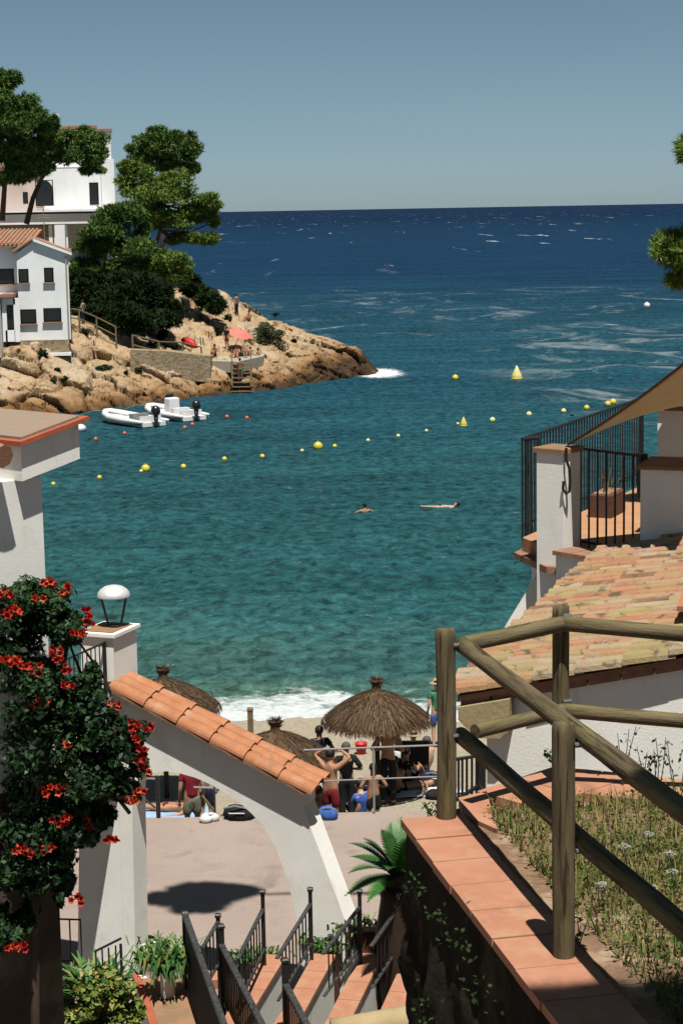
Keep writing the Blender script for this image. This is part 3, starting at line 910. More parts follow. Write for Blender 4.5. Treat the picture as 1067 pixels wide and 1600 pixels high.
# dark evergreen undergrowth below the pines
def thicket(label, Y, foot, blobs_px, n=60):
    Y += 4
    b = P(*foot, Y)
    t = thing('rock_thicket', label, 'shrub', b, 'thickets below the pines')
    bl = []; st = MB()
    for px, py, rx, ry, dy in blobs_px:
        c = P(px, py, Y + dy); k = Y / FPX
        bl.append((c, (rx * k, rx * k * .8, ry * k))); st.tube([b, c], [.09, .03], 5)
    ps, ds = crown_points(bl, 12, n, .42)
    V, ti = tufts(ps, ds, .40, .075, 4)
    np_mesh('foliage', V, 3, ti, M['bush'], t)
    st.build('stem', M['bark'], t)
thicket('large dark evergreen thicket in the deep shade right of the white house', 137, (165, 510), [(140, 500, 22, 14, -1), (180, 505, 30, 12, -2), (225, 508, 24, 10, -2), (135, 465, 26, 28, 0), (170, 470, 36, 30, 0), (150, 495, 40, 16, -2), (195, 490, 34, 18, -2), (205, 460, 30, 26, 1), (128, 440, 22, 24, 1), (168, 440, 40, 24, 2)], 110)
thicket('dark thicket under the low spreading pine above the handrail', 138, (240, 505), [(235, 450, 28, 24, 1), (232, 480, 30, 24, 0), (255, 500, 24, 12, -1), (215, 500, 22, 14, -1), (272, 488, 12, 16, 0), (258, 465, 16, 20, 1)], 100)
thicket('dark thicket clinging to the bare slope beside the sea', 146, (315, 480), [(305, 455, 18, 10, 0), (325, 468, 20, 10, -1), (338, 480, 12, 9, -2), (296, 440, 14, 10, 1)], 80)
shrub('grey-green cushion shrub, the largest on the bare rocks right of the red parasol', (424, 532), (46, 27), 'greyshrub', 4200, lf=.2)
shrub('small green tuft right of the grey cushion shrub', (459, 534), (6, 4), n=250)
for px, py, rx, ry, lab in ((160, 577, 17, 7, 'bright green patch in the middle of the pale rock face'), (255, 528, 11, 12, 'upright bush beside the wooden handrail'), (196, 585, 5, 5, 'small tuft below the stone wall'),
                            (217, 580, 7, 6, 'small bush just below the stone wall corner'), (90, 580, 6, 5, 'green tuft below the white house plinth'), (100, 594, 8, 5, 'low tuft near the rock foot left of the boats'),
                            (84, 596, 7, 4, 'leafy tuft beneath the plinth on the left rocks'), (68, 556, 8, 10, 'bush against the ledge of the white house'), (353, 500, 8, 8, 'green clump in the cleft left of the standing bather'),
                            (338, 524, 7, 9, 'green clump in the rock cleft left of the parasol'), (316, 486, 8, 5, 'tuft at the top of the cleft'), (235, 541, 14, 5, 'low hedge along the stone wall left part'),
                            (268, 543, 10, 4, 'low hedge along the stone wall right part'), (132, 522, 8, 9, 'bush under the wooden handrail by the house'), (430, 492, 6, 3, 'tiny tuft on the rock ridge'), (222, 556, 6, 7, 'dark bush at the foot of the handrail')):
    shrub(lab, (px, py), (rx, ry), n=int(60 + rx * ry * 5), lf=.2)

# ================================================================== PEOPLE
BASE = dict(pelvis=(0, 0, .95), spine=(0, .01, 1.13), chest=(0, 0, 1.33), neck=(0, 0, 1.49), head0=(0, .015, 1.565), head1=(0, .02, 1.64), head2=(0, .012, 1.715),
            Lsh=(-.175, 0, 1.42), Lel=(-.225, -.03, 1.14), Lwr=(-.235, .06, .90), Lpa=(-.235, .09, .82),
            Rsh=(.175, 0, 1.42), Rel=(.225, -.03, 1.14), Rwr=(.235, .06, .90), Rpa=(.235, .09, .82),
            Lhip=(-.09, 0, .90), Lkn=(-.10, .02, .50), Lan=(-.105, -.03, .085), Lto=(-.12, .14, .035),
            Rhip=(.09, 0, .90), Rkn=(.10, .02, .50), Ran=(.105, -.03, .085), Rto=(.12, .14, .035))
RAD = dict(pelvis=(.155, .11), spine=(.135, .10), chest=(.155, .105), neck=.055, head0=.07, head1=.088, head2=.055,
           sh=.062, el=.042, wr=.028, pa=.034, hip=.088, kn=.056, an=.038, to=.034)
EDGES = [('pelvis', 'spine'), ('spine', 'chest'), ('chest', 'neck'), ('neck', 'head0'), ('head0', 'head1'), ('head1', 'head2')]
for s_ in 'LR':
    EDGES += [('chest', s_ + 'sh'), (s_ + 'sh', s_ + 'el'), (s_ + 'el', s_ + 'wr'), (s_ + 'wr', s_ + 'pa'),
              ('pelvis', s_ + 'hip'), (s_ + 'hip', s_ + 'kn'), (s_ + 'kn', s_ + 'an'), (s_ + 'an', s_ + 'to')]
SIT = dict(pelvis=(0, 0, .13), spine=(0, -.04, .30), chest=(0, -.04, .50), neck=(0, .0, .66), head0=(0, .03, .73), head1=(0, .04, .80), head2=(0, .03, .87),
           Lsh=(-.175, -.03, .59), Lel=(-.24, .10, .38), Lwr=(-.16, .32, .42), Lpa=(-.13, .40, .43), Rsh=(.175, -.03, .59), Rel=(.24, .10, .38), Rwr=(.16, .32, .42), Rpa=(.13, .40, .43),
           Lhip=(-.09, .06, .12), Lkn=(-.12, .42, .42), Lan=(-.12, .66, .08), Lto=(-.13, .82, .035), Rhip=(.09, .06, .12), Rkn=(.12, .42, .42), Ran=(.12, .66, .08), Rto=(.13, .82, .035))
LIE = dict(pelvis=(0, 0, .13), spine=(0, -.18, .12), chest=(0, -.38, .13), neck=(0, -.54, .14), head0=(0, -.61, .15), head1=(0, -.68, .14), head2=(0, -.76, .13),
           Lsh=(-.17, -.46, .12), Lel=(-.36, -.30, .06), Lwr=(-.42, -.06, .04), Lpa=(-.43, .02, .04), Rsh=(.17, -.46, .12), Rel=(.36, -.30, .06), Rwr=(.42, -.06, .04), Rpa=(.43, .02, .04),
           Lhip=(-.09, .05, .12), Lkn=(-.14, .45, .16), Lan=(-.15, .85, .06), Lto=(-.17, .92, .16), Rhip=(.09, .05, .12), Rkn=(.14, .45, .09), Ran=(.16, .86, .05), Rto=(.2, .93, .15))
LIEBENT = dict(LIE, Lkn=(-.13, .40, .40), Lan=(-.13, .62, .06), Lto=(-.13, .76, .035))
ARMSUP = dict(Lel=(-.40, .10, 1.56), Lwr=(-.20, .16, 1.70), Lpa=(-.12, .16, 1.70), Rel=(.38, .12, 1.60), Rwr=(.18, .16, 1.70), Rpa=(.11, .16, 1.69))
ELBOWS = dict(Lel=(-.33, -.05, 1.18), Lwr=(-.18, .18, 1.12), Lpa=(-.11, .20, 1.12), Rel=(.33, -.05, 1.18), Rwr=(.18, .18, 1.12), Rpa=(.11, .20, 1.12))

def skin_mesh(J, edges, xf, k=1.0, over=None, sub=1, grow=0.0):
    names = []
    for a, b in edges:
        for q in (a, b):
            if q not in names: names.append(q)
    me = bpy.data.meshes.new('tmp'); me.from_pydata([xf(J[n]) for n in names], [(names.index(a), names.index(b)) for a, b in edges], [])
    ob = bpy.data.objects.new('tmp', me); COL.objects.link(ob)
    ob.modifiers.new('s', 'SKIN')
    sm = ob.modifiers.new('u', 'SUBSURF'); sm.levels = sub; sm.render_levels = sub
    sv = me.skin_vertices[0].data if me.skin_vertices else None
    if sv is None:
        bpy.context.view_layer.objects.active = ob
    scl = xf.scale
    for i, n in enumerate(names):
        r = RAD.get(n) or RAD.get(n[1:])
        if over and n in over: r = over[n]
        rr = r if hasattr(r, '__len__') else (r, r)
        me.skin_vertices[0].data[i].radius = ((rr[0] * k + grow) * scl, (rr[1] * k + grow) * scl)
        me.skin_vertices[0].data[i].use_root = (i == 0)
    bpy.context.view_layer.update()
    dg = bpy.context.evaluated_depsgraph_get()
    ev = ob.evaluated_get(dg)
    m2 = bpy.data.meshes.new_from_object(ev)
    vs = [v.co.copy() for v in m2.vertices]; fs = [tuple(p.vertices) for p in m2.polygons]
    bpy.data.objects.remove(ob); bpy.data.meshes.remove(me); bpy.data.meshes.remove(m2)
    return vs, fs

def person(label, loc, heading=0.0, H=1.72, pose=None, skin='skin', hair='hair', wear=(), group='bathers', longhair=False, hat=None, detail=True, lean=None):
    """heading 0 = facing away from the camera (+y)"""
    J = dict(BASE)
    if pose: J.update(pose)
    s = H / 1.75
    rot = Matrix.Rotation(heading, 3, 'Z')
    if lean is not None: rot = rot @ lean
    loc = Vector(loc)
    def xf(p): return loc + rot @ (Vector(p) * s)
    xf.scale = s
    t = thing('person', label, 'person', loc, group)
    vs, fs = skin_mesh(J, EDGES, xf, sub=2 if detail else 1)
    mb = MB().add(vs, fs)
    hd = Vector(J['head1']); up = (Vector(J['head2']) - Vector(J['head0'])).normalized()
    fw = Vector((0, 1, 0)) if abs(up.y) < .7 else Vector((0, 0, 1))
    fw = (fw - up * fw.dot(up)).normalized(); rt = fw.cross(up)
    # nose, ears
    mb.tube([xf(hd + fw * .08 + up * .015), xf(hd + fw * .112 - up * .02)], [.008 * s, .014 * s], 6)
    for q in (-1, 1):
        mb.ball(xf(hd + rt * .088 * q - up * .01), (.012 * s, .02 * s, .03 * s), 6)
    # fingers and thumb
    for sd in 'LR':
        w, p = Vector(J[sd + 'wr']), Vector(J[sd + 'pa'])
        d = (p - w).normalized(); a = d.cross(Vector((0, 1, .3))).normalized(); c = d.cross(a)
        sg = 1 if sd == 'L' else -1
        for i, ln in enumerate((.065, .075, .07, .055)):
            o = p + a * (-.027 + .018 * i) + d * .015
            mb.tube([xf(o), xf(o + d * ln * .55 + c * .008), xf(o + d * ln + c * .03)], [.010 * s, .0085 * s, .006 * s], 5)
        o = p - d * .025 + a * (-.03)
        mb.tube([xf(o), xf(o - a * .03 + d * .025), xf(o - a * .035 + d * .055 + c * .01)], [.012 * s, .01 * s, .007 * s], 5)
    mb.build('body', M[skin], t, smooth=True)
    # hair
    hm = MB()
    mrot = Matrix((rt, fw, up)).transposed()
    hm.ball(xf(hd + up * .035 - fw * .018), (.100 * s, .105 * s, .098 * s), 12, rot=rot @ mrot)
    if longhair:
        hm.ball(xf(hd - fw * .07 - up * .10), (.075 * s, .05 * s, .15 * s), 10, rot=rot @ mrot)
    hm.build('hair', M[hair], t, smooth=True)
    # eyes
    e = MB()
    for q in (-1, 1): e.ball(xf(hd + fw * .088 + rt * .033 * q + up * .012), .011 * s, 6)
    e.build('eyes', M['black'], t)
    if hat:
        hb = MB(); hb.lathe(xf(hd + up * .05), [(.0, .09 * s), (.075 * s, .08 * s), (.10 * s, 0), (.19 * s, -.02 * s), (.19 * s, -.03 * s), (.02, -.025 * s)], 14)
        hb.build('hat', M[hat], t, smooth=True)
    for w, m in wear:
        JJ = dict(J)
        def mid(a, b, f): return tuple(Vector(J[a]).lerp(Vector(J[b]), f))
        if w in ('shorts', 'trousers', 'trunks'):
            ee = [('pelvis', 'waist')]
            JJ['waist'] = mid('pelvis', 'spine', .55)
            ov = dict(waist=(.135, .105), pelvis=(.165, .125))
            for sd in 'LR':
                if w == 'trousers':
                    ee += [('pelvis', sd + 'hip'), (sd + 'hip', sd + 'kn'), (sd + 'kn', sd + 'an')]
                    ov[sd + 'hip'] = .108; ov[sd + 'kn'] = .085; ov[sd + 'an'] = .07
                else:
                    JJ[sd + 'th'] = mid(sd + 'hip', sd + 'kn', .85 if w == 'shorts' else .3)
                    ee += [('pelvis', sd + 'hip'), (sd + 'hip', sd + 'th')]
                    ov[sd + 'hip'] = .112; ov[sd + 'th'] = .095
            vs, fs = skin_mesh(JJ, ee, xf, over=ov, sub=1)
            MB().add(vs, fs).build(w, M[m], t, smooth=True)
        elif w in ('shirt', 'longshirt', 'dress'):
            ee = [('spine', 'chest'), ('spine', 'pelvis'), ('chest', 'col')]
            JJ['col'] = mid('chest', 'neck', .55)
            ov = dict(spine=(.155, .12), chest=(.172, .122), pelvis=(.17, .13), col=(.09, .08))
            for sd in 'LR':
                JJ[sd + 'sl'] = mid(sd + 'sh', sd + 'el', .95 if w == 'longshirt' else .55)
                ee += [('chest', sd + 'sh'), (sd + 'sh', sd + 'sl')]
                ov[sd + 'sh'] = .078; ov[sd + 'sl'] = .066
            vs, fs = skin_mesh(JJ, ee, xf, over=ov, sub=1)
            MB().add(vs, fs).build(w, M[m], t, smooth=True)
        elif w == 'bikini':
            JJ['c0'] = mid('spine', 'chest', .55); JJ['c1'] = mid('spine', 'chest', .8)
            vs, fs = skin_mesh(JJ, [('c0', 'c1')], xf, over=dict(c0=(.152, .112), c1=(.158, .114)), sub=1)
            MB().add(vs, fs).build('bikini_top', M[m], t, smooth=True)
    return t

# ---- beach, nearest group (stand at y 37.5-41)
def bz(px, py, Y):
    p = P(px, py, Y); return Vector((p.x, p.y, beach_z(p.x, p.y)))
person('shirtless man in long red shorts lifting both arms to his head', bz(516, 1200, 36.9), -.5, 1.78, ARMSUP, 'skin', wear=[('shorts', 'redcloth')], group='bathers on the beach')
person('grey-haired person all in black standing beside the man in red shorts', bz(541, 1200, 37.9), .1, 1.68, ELBOWS, 'skin', 'hairgrey', wear=[('dress', 'black'), ('longshirt', 'black'), ('trousers', 'black')], group='bathers on the beach')
person('dark-haired woman seen from behind with tan bikini strap and black bottoms', bz(583, 1220, 37.2), .15, 1.42, ELBOWS, 'skin', longhair=True, wear=[('bikini', 'tan'), ('shorts', 'black')], group='bathers on the beach')
person('sunburnt bare-backed person in black trousers standing under the thatched parasol', bz(606, 1200, 39.2), -.15, 1.80, ELBOWS, 'skin', wear=[('trousers', 'black')], group='bathers on the beach')
person('person crouched in blue cloth between the standing bathers', bz(563, 1240, 38.0), .6, 1.7, SIT, 'skin2', wear=[('longshirt', 'blue'), ('shorts', 'navy')], group='bathers on the beach')
person('person with straw hat sitting behind the black beach chair', bz(646, 1150, 42.4), .2, 1.7, SIT, 'skin2', hat='hairfair', wear=[('shorts', 'paleblue')], group='bathers on the beach')
person('bather lying on the sand with bare legs left of the wooden post', bz(632, 1192, 40.4), 1.9, 1.65, LIEBENT, 'skin', wear=[('trunks', 'navy')], group='bathers on the beach')
person('bather in a hat and green top by the water behind the wooden post', bz(683, 1120, 44.5), .3, 1.7, None, 'skin2', hat='hairfair', wear=[('shirt', 'green'), ('shorts', 'blue')], group='bathers on the beach')
person('person in dark-red top and grey shorts standing below the white arch', bz(300, 1240, 36.5), .2, 1.78, None, 'skin', wear=[('shirt', 'redcloth'), ('shorts', 'greycloth')], group='bathers on the beach')
person('person in grey top and navy shorts standing behind the grey-shorts person', bz(322, 1240, 37.3), -.3, 1.72, ELBOWS, 'skin2', wear=[('shirt', 'greycloth'), ('shorts', 'navy')], group='bathers on the beach')
person('sunbather lying on a pale blue towel below the arch', bz(262, 1222, 38.9), 1.4, 1.7, LIE, 'skin', wear=[('trunks', 'redcloth')], group='bathers on the beach')

person('bather sitting in the shade at the foot of the parasol pole', bz(617, 1238, 39.9), .4, 1.7, SIT, 'skin3', wear=[('trunks', 'black')], group='bathers on the beach')
person('person in dark clothes sitting on the sand right of the parasol pole', bz(634, 1222, 40.9), -.6, 1.68, SIT, 'skin', wear=[('shirt', 'black'), ('shorts', 'navy')], group='bathers on the beach')
person('bather with fair skin sitting by the white towel near the wooden post', bz(668, 1182, 41.8), 1.0, 1.66, SIT, 'skin2', 'hairgrey', wear=[('trunks', 'blue')], group='bathers on the beach')
person('bather standing behind the man in red shorts with dark top', bz(500, 1200, 39.6), .3, 1.66, ELBOWS, 'skin3', wear=[('shirt', 'navy'), ('shorts', 'black')], group='bathers on the beach')
person('bather kneeling by the blue beach bag with bare back', bz(497, 1248, 37.4), -.2, 1.68, SIT, 'skin', wear=[('trunks', 'navy')], group='bathers on the beach')
person('person in white top sitting left of the black beach chair', bz(622, 1190, 41.9), .5, 1.66, SIT, 'skin2', longhair=True, wear=[('shirt', 'whitecloth'), ('shorts', 'greycloth')], group='bathers on the beach')
# ---- headland bathers (tiny)
def hp(px, py): return on_rock(px, py)
person('person in dark trousers standing on the cleft near the top of the headland', hp(370, 493), .8, 1.75, None, 'skin2', wear=[('shirt', 'greycloth'), ('trousers', 'black')], group='bathers on the headland', detail=False)
person('bather sitting by a blue towel high on the headland', hp(390, 502), 2.2, 1.7, SIT, 'skin', wear=[('trunks', 'blue')], group='bathers on the headland', detail=False)
person('dark-clad person standing beside the coral parasol', hp(355, 546), 2.6, 1.72, None, 'skin', wear=[('shirt', 'black'), ('shorts', 'redcloth')], group='bathers on the headland', detail=False)
person('dark-haired sunbather sitting at the left end of the concrete platform', hp(336, 556), 2.8, 1.7, SIT, 'skin3', wear=[('trunks', 'navy')], group='bathers on the headland', detail=False)
person('sunbather sitting low beneath the coral parasol', hp(371, 558), 3.0, 1.7, SIT, 'skin', wear=[('trunks', 'coral')], group='bathers on the headland', detail=False)
person('dark-haired bather standing at the head of the ladder', hp(384, 566), 3.0, 1.66, None, 'skin2', wear=[('trunks', 'coral')], longhair=True, group='bathers on the headland', detail=False)
person('bather sitting beside the ladder head in a black top', hp(392, 560), 2.5, 1.7, SIT, 'skin2', wear=[('shirt', 'black'), ('trunks', 'black')], group='bathers on the headland', detail=False)
person('sunbather sitting at the right end of the concrete platform', hp(404, 562), 2.0, 1.7, SIT, 'skin', wear=[('trunks', 'whitecloth')], group='bathers on the headland', detail=False)
person('person in grey leaning on the wooden handrail by the white house', hp(131, 506), 1.2, 1.72, ELBOWS, 'skin2', wear=[('shirt', 'greycloth'), ('trousers', 'navy')], group='bathers on the headland', detail=False)

# ---- swimmers: bodies upright in the water, heads and shoulders out
p = Pz(570, 800, 0)
person('swimmer with bare shoulders out of the water in the middle of the cove', p + Vector((0, 0, -1.32)), .3, 1.72, dict(Lel=(-.45, .1, 1.3), Lwr=(-.6, .3, 1.22), Lpa=(-.66, .36, 1.2), Rel=(.45, .1, 1.3), Rwr=(.6, .3, 1.22), Rpa=(.66, .36, 1.2)), 'skin', wear=[('trunks', 'navy')], group='swimmers in the cove')
p = Pz(690, 792, 0)
person('swimmer stretched along the surface with only head and feet showing', p + Vector((0, 0, -.13)), 1.45, 1.72, dict(LIE, head0=(0, -.62, .24), head1=(0, -.69, .28), head2=(0, -.75, .33), Lan=(-.12, .86, .17), Lto=(-.12, .95, .2)), 'skin2', wear=[('trunks', 'navy')], group='swimmers in the cove')

# ================================================================== HEADLAND FITTINGS
def handrail(name, label, pts_px, postH=1.0):
    pts = [on_rock(*q) + Vector((0, -.3, .05)) for q in pts_px]
    t = thing(name, label, 'railing', pts[0], 'wooden handrails on the headland')
    for p in pts:
        MB().tube([p - Vector((0, 0, .4)), p + Vector((0, 0, postH))], .07, 6).build('post', M['wood'], t)
    for h in (postH - .05, postH * .5):
        for a, b in zip(pts[:-1], pts[1:]):
            MB().tube([a + Vector((0, 0, h)), b + Vector((0, 0, h))], .05, 6).build('rail', M['wood'], t)
handrail('wooden_handrail', 'wooden handrail sloping down from the white house to the path', [(112, 512), (126, 514), (153, 525), (183, 540)], 1.35)
handrail('wooden_handrail', 'wooden handrail along the dry-stone wall above the canoe', [(209, 556), (250, 566), (287, 567), (316, 574)], 1.5)

def stone_wall():
    a, b, c = on_rock(205, 566), on_rock(262, 575), on_rock(330, 583)
    mb = MB()
    top = [P(205, 546, a.y), P(262, 548, b.y - .2), P(330, 556, c.y - .3)]
    bot = [P(205, 572, a.y), P(262, 582, b.y - .2), P(330, 588, c.y - .3)]
    vs = []
    for p, q in zip(top, bot):
        vs += [q + Vector((0, -.5, -.4)), p + Vector((0, -.5, 0)), p + Vector((0, 1.2, 0)), q + Vector((0, 1.2, -.4))]
    fs = [(3, 2, 1, 0), (8, 9, 10, 11)]
    for k in (0, 4):
        for i in range(4): fs.append((k + i, k + (i + 1) % 4, k + 4 + (i + 1) % 4, k + 4 + i))
    fs = [tuple(reversed(f)) for f in fs]
    tag(mb.add(vs, fs).build('stone_wall', M['stone']), 'low dry-stone retaining wall under the wooden handrail on the headland', 'wall')
stone_wall()
def platform():
    a = P(318, 558, on_rock(318, 566).y - .6); b = P(412, 562, on_rock(412, 568).y - .2)
    z = (a.z + b.z) / 2
    mb = MB().prism([(a.x, a.y), (P(372, 570, a.y - 1.2).x, a.y - 1.6), (b.x, b.y), (b.x, b.y + 2.6), (a.x, a.y + 2.2)], z - .8, z)
    o = mb.build('sunbathing_platform', M['concrete'])
    tag(o, 'pale concrete sunbathing platform at the head of the ladder', 'platform')
    return z, a, b
PLZ, PA, PB = platform()
def ladder():
    p = P(378, 596, min(PA.y, PB.y) - 2.0)
    zt = P(378, 572, p.y).z
    t = thing('steps', 'weathered wooden bathing steps leading down to the water', 'steps', Vector((p.x, p.y, -.4)))
    for sx in (-.68, .68):
        MB().tube([(p.x + sx, p.y - .6, -.5), (p.x + sx, p.y + .5, zt + .3)], .09, 6).build('stringer', M['wood'], t)
        MB().tube([(p.x + sx, p.y - .6, .5), (p.x + sx, p.y + .5, zt + 1.2)], .05, 6).build('handrail', M['wood'], t)
    n = 8
    for i in range(n):
        f = i / (n - 1)
        MB().box((p.x, p.y - .62 + 1.06 * f, -.2 + (zt + .3) * f), (1.5, .34, .07)).build('tread', M['wood'], t)
    person('bather with a green waistband climbing down the bathing steps', (p.x - .1, p.y - .12, zt * .42), 0.1, 1.7, ELBOWS, 'skin3', wear=[('trunks', 'green')], group='bathers on the headland', detail=False)
ladder()
def coral_parasol():
    p = on_rock(366, 548)
    t = thing('parasol', 'coral red beach parasol tilted towards the camera on the headland rocks', 'parasol', p)
    ax = Vector((.28, -.35, 1)).normalized()
    top = p + ax * 1.75 + Vector((.1, 0, 0))
    MB().tube([p - ax * .3, top + ax * .12], .03, 6).build('pole', M['steel'], t)
    q = ax.to_track_quat('Z', 'Y').to_matrix()
    mb = MB(); n = 8; vs = [top]
    for r, z in ((.5, -.10), (.95, -.34)):
        for k in range(n): vs.append(top + q @ Vector((r * math.cos(2 * math.pi * k / n), r * math.sin(2 * math.pi * k / n), z)))
    fs = [(0, 1 + k, 1 + (k + 1) % n) for k in range(n)] + [(1 + k, 9 + k, 9 + (k + 1) % n, 1 + (k + 1) % n) for k in range(n)]
    ob = mb.add(vs, fs).build('canopy', M['coral'], t)
    md = ob.modifiers.new('thick', 'SOLIDIFY'); md.thickness = .02
coral_parasol()
def canoe():
    a, b = on_rock(284, 540) + Vector((0, -.2, .45)), on_rock(310, 552) + Vector((0, -.5, .45))
    t = thing('canoe', 'red canoe lying bottom up behind the wooden handrail', 'canoe', a.lerp(b, .5))
    pts = [a.lerp(b, f) + Vector((0, 0, .1 * math.sin(f * math.pi))) for f in [i / 10 for i in range(11)]]
    MB().tube(pts, [.04 + .30 * math.sin(math.pi * i / 10) ** .7 for i in range(11)], 10).build('hull', M['red'], t, smooth=True)
    MB().tube([p_ + Vector((0, -.02, .30 * math.sin(math.pi * (i + 1) / 10) ** .7 + .02)) for i, p_ in enumerate(pts[1:-1])], .03, 6).build('keel', M['redcloth'], t)
canoe()

# ================================================================== BOATS, BUOYS
def rib(label, bow_px, stern_px, console):
    a = Pz(*bow_px, .3); b = Pz(*stern_px, .3)
    c = (a + b) / 2; c.z = 0
    L = (a - b).length; d = (a - b).normalized(); d.z = 0; w = Vector((-d.y, d.x, 0)); W = L * .175
    t = thing('inflatable_boat', label, 'boat', c, 'inflatable boats moored off the rocks')
    def q(u, v, z): return c + d * (u * L / 2) + w * (v * W) + Vector((0, 0, z))
    pts = [q(-1.0, -1, .36), q(-.2, -1, .36), q(.35, -.93, .40), q(.72, -.62, .50), q(.95, -.2, .60), q(.95, .2, .60), q(.72, .62, .50), q(.35, .93, .40), q(-.2, 1, .36), q(-1.0, 1, .36)]
    MB().tube(pts, [.08, .20, .21, .21, .20, .20, .21, .21, .20, .08], 10).build('tube', M['white'], t, smooth=True)
    MB().tube([p_ + Vector((0, 0, -.17)) * 1 for p_ in pts], .05, 6).build('rubbing_strake', M['greyrub'], t, smooth=True)
    hull = MB()
    hull.slab([q(-.95, -.9, .05), q(.55, -.75, .1), q(.85, 0, .25), q(.55, .75, .1), q(-.95, .9, .05)], (0, 0, .25)); hull.build('hull', M['white'], t)
    MB().box(q(-.8, 0, .42), (W * 1.6, .10, .5), math.atan2(w.y, w.x)).build('transom', M['white'], t)
    e = MB(); e.ball(q(-1.03, 0, 1.02), (.30, .26, .34), 10); e.tube([q(-1.03, 0, .8), q(-1.04, 0, -.3)], [.15, .09], 8)
    e.build('outboard_motor', M['blackgloss'], t, smooth=True)
    MB().box(q(-.35, 0, .52), (W * 1.2, .45, .42), math.atan2(w.y, w.x)).build('seat', M['white' if console else 'greyrub'], t)
    if console:
        cb = MB(); cb.bevbox(q(.0, 0, .85), (.75, .6, .95), math.atan2(w.y, w.x), .08); cb.build('console', M['white'], t)
        MB().slab([q(.12, -.35, 1.3), q(.12, .35, 1.3), q(.02, .3, 1.62), q(.02, -.3, 1.62)], d * .03).build('windscreen', M['glassdark'], t)
    MB().tube([q(1.0, 0, .62), q(1.5, .1, .55), q(2.0, .2, .2)], .02, 5).build('mooring_line', M['rope'], t)
rib('white inflatable boat without console moored nearest the camera', (167, 650), (243, 660), False)
rib('white inflatable boat with steering console and black outboard closest to the rocks', (234, 641), (306, 651), True)
p = Pz(125, 674, 0)
t = thing('dinghy', 'tiny white dinghy showing beyond the left roof corner', 'boat', p)
MB().ball(p + Vector((0, 0, .18)), (.42, .5, .28), 10).build('hull', M['white'], t, smooth=True)
MB().tube([p + Vector((-.1, .1, .3)), p + Vector((-.1, .1, .75))], .03, 6).build('mast_stub', M['greyrub'], t)

def ball_buoy(px, py, r_px, label, m='yellow', group='yellow marker buoys in the cove', name='marker_buoy'):
    p = Pz(px, py + r_px * .6, 0); r = r_px * p.y / FPX
    t = thing(name, label, 'buoy', p, group)
    MB().ball(p + Vector((0, 0, r * .55)), r, 14).build('float', M[m], t, smooth=True)
    MB().lathe(p + Vector((0, 0, r * 1.5)), [(r * .22, 0), (r * .22, r * .15), (r * .1, r * .25)], 8).build('lifting_eye', M['steel'], t)
    return t
def cone_buoy(px, py, h_px, label, m):
    p = Pz(px, py, 0); h = h_px * p.y / FPX
    t = thing('marker_buoy', label, 'buoy', p, 'conical buoys in the cove')
    MB().lathe(p, [(h * .34, -h * .1), (h * .40, h * .1), (h * .36, h * .32), (h * .16, h * .75), (h * .04, h * .98), (h * .02, h)], 14).build('cone', M[m], t, smooth=True)
    MB().lathe(p + Vector((0, 0, -.02)), [(h * .42, -h * .02), (h * .43, h * .08), (h * .41, h * .12)], 14).build('collar', M['yellow'], t, smooth=True)
for px, py, r, lab in (
    (84, 756, 3.5, 'small yellow buoy closest to the white wall on the left'), (156, 746, 4, 'second small yellow buoy from the left wall'),
    (228, 732, 7, 'big yellow buoy on the left half of the cove'), (221, 736, 3, 'tiny pale buoy touching the left big yellow buoy'),
    (287, 729, 4.5, 'small yellow buoy right of the left big buoy'), (351, 717, 4, 'small yellow buoy straight below the two orange floats off the boat'),
    (410, 713, 4, 'small yellow buoy midway between the two big yellow buoys'), (472, 704, 3, 'tiny pale buoy just left of the central big yellow buoy'),
    (497, 697, 7.5, 'big yellow buoy in the centre of the cove'), (523, 697, 3.5, 'small yellow buoy just right of the central big buoy'),
    (575, 688, 3.2, 'small pale buoy above the bare-shouldered swimmer'), (622, 681, 3.2, 'small pale buoy left of the yellow cone buoy pair'),
    (666, 673, 2.8, 'tiny pale buoy nearest the left of the small cone buoy'), (769, 656, 4.5, 'pale yellow buoy right of the small cone buoy'),
    (826, 647, 4.5, 'pale yellow buoy just above the corner of the iron railing'), (880, 642, 4.2, 'pale yellow buoy above the white terrace pillar'),
    (916, 637, 4.5, 'yellow buoy left of the tan shade sail edge'), (949, 631, 5, 'left buoy of the touching yellow pair by the shade sail'),
    (957, 628, 5.5, 'right buoy of the touching yellow pair by the shade sail'), (711, 590, 5, 'yellow buoy left of the tall white cone buoy')):
    ball_buoy(px, py, r, lab, 'paleyellow' if r < 3.4 or 'pale' in lab else 'yellow')
cone_buoy(807, 592, 21, 'tall pale cone buoy on a yellow base in the outer cove', 'paleyellow')
cone_buoy(724, 665, 14, 'small yellow cone buoy in the buoy line', 'yellow')
ball_buoy(715, 662, 2.5, 'tiny float tied to the small yellow cone buoy', 'paleyellow')
ball_buoy(1010, 477, 5, 'white mooring buoy far out at the right edge', 'white', group='white mooring buoys')
ball_buoy(893, 648, 3, 'dark float behind the iron railing', 'blackgloss', group='dark floats')
for px, py, lab in ((150, 686, 'pale orange float furthest left below the boats'), (195, 677, 'orange float straight below the nearest boat bow'), (289, 668, 'left orange float of the pair below the console boat'),
                    (301, 663, 'right orange float of the pair below the console boat'), (355, 651, 'left orange float at the end of the stern line'), (386, 653, 'rightmost orange float off the rocks')):
    ball_buoy(px, py, 3.2, lab, 'orange', 'orange mooring floats', 'mooring_float')

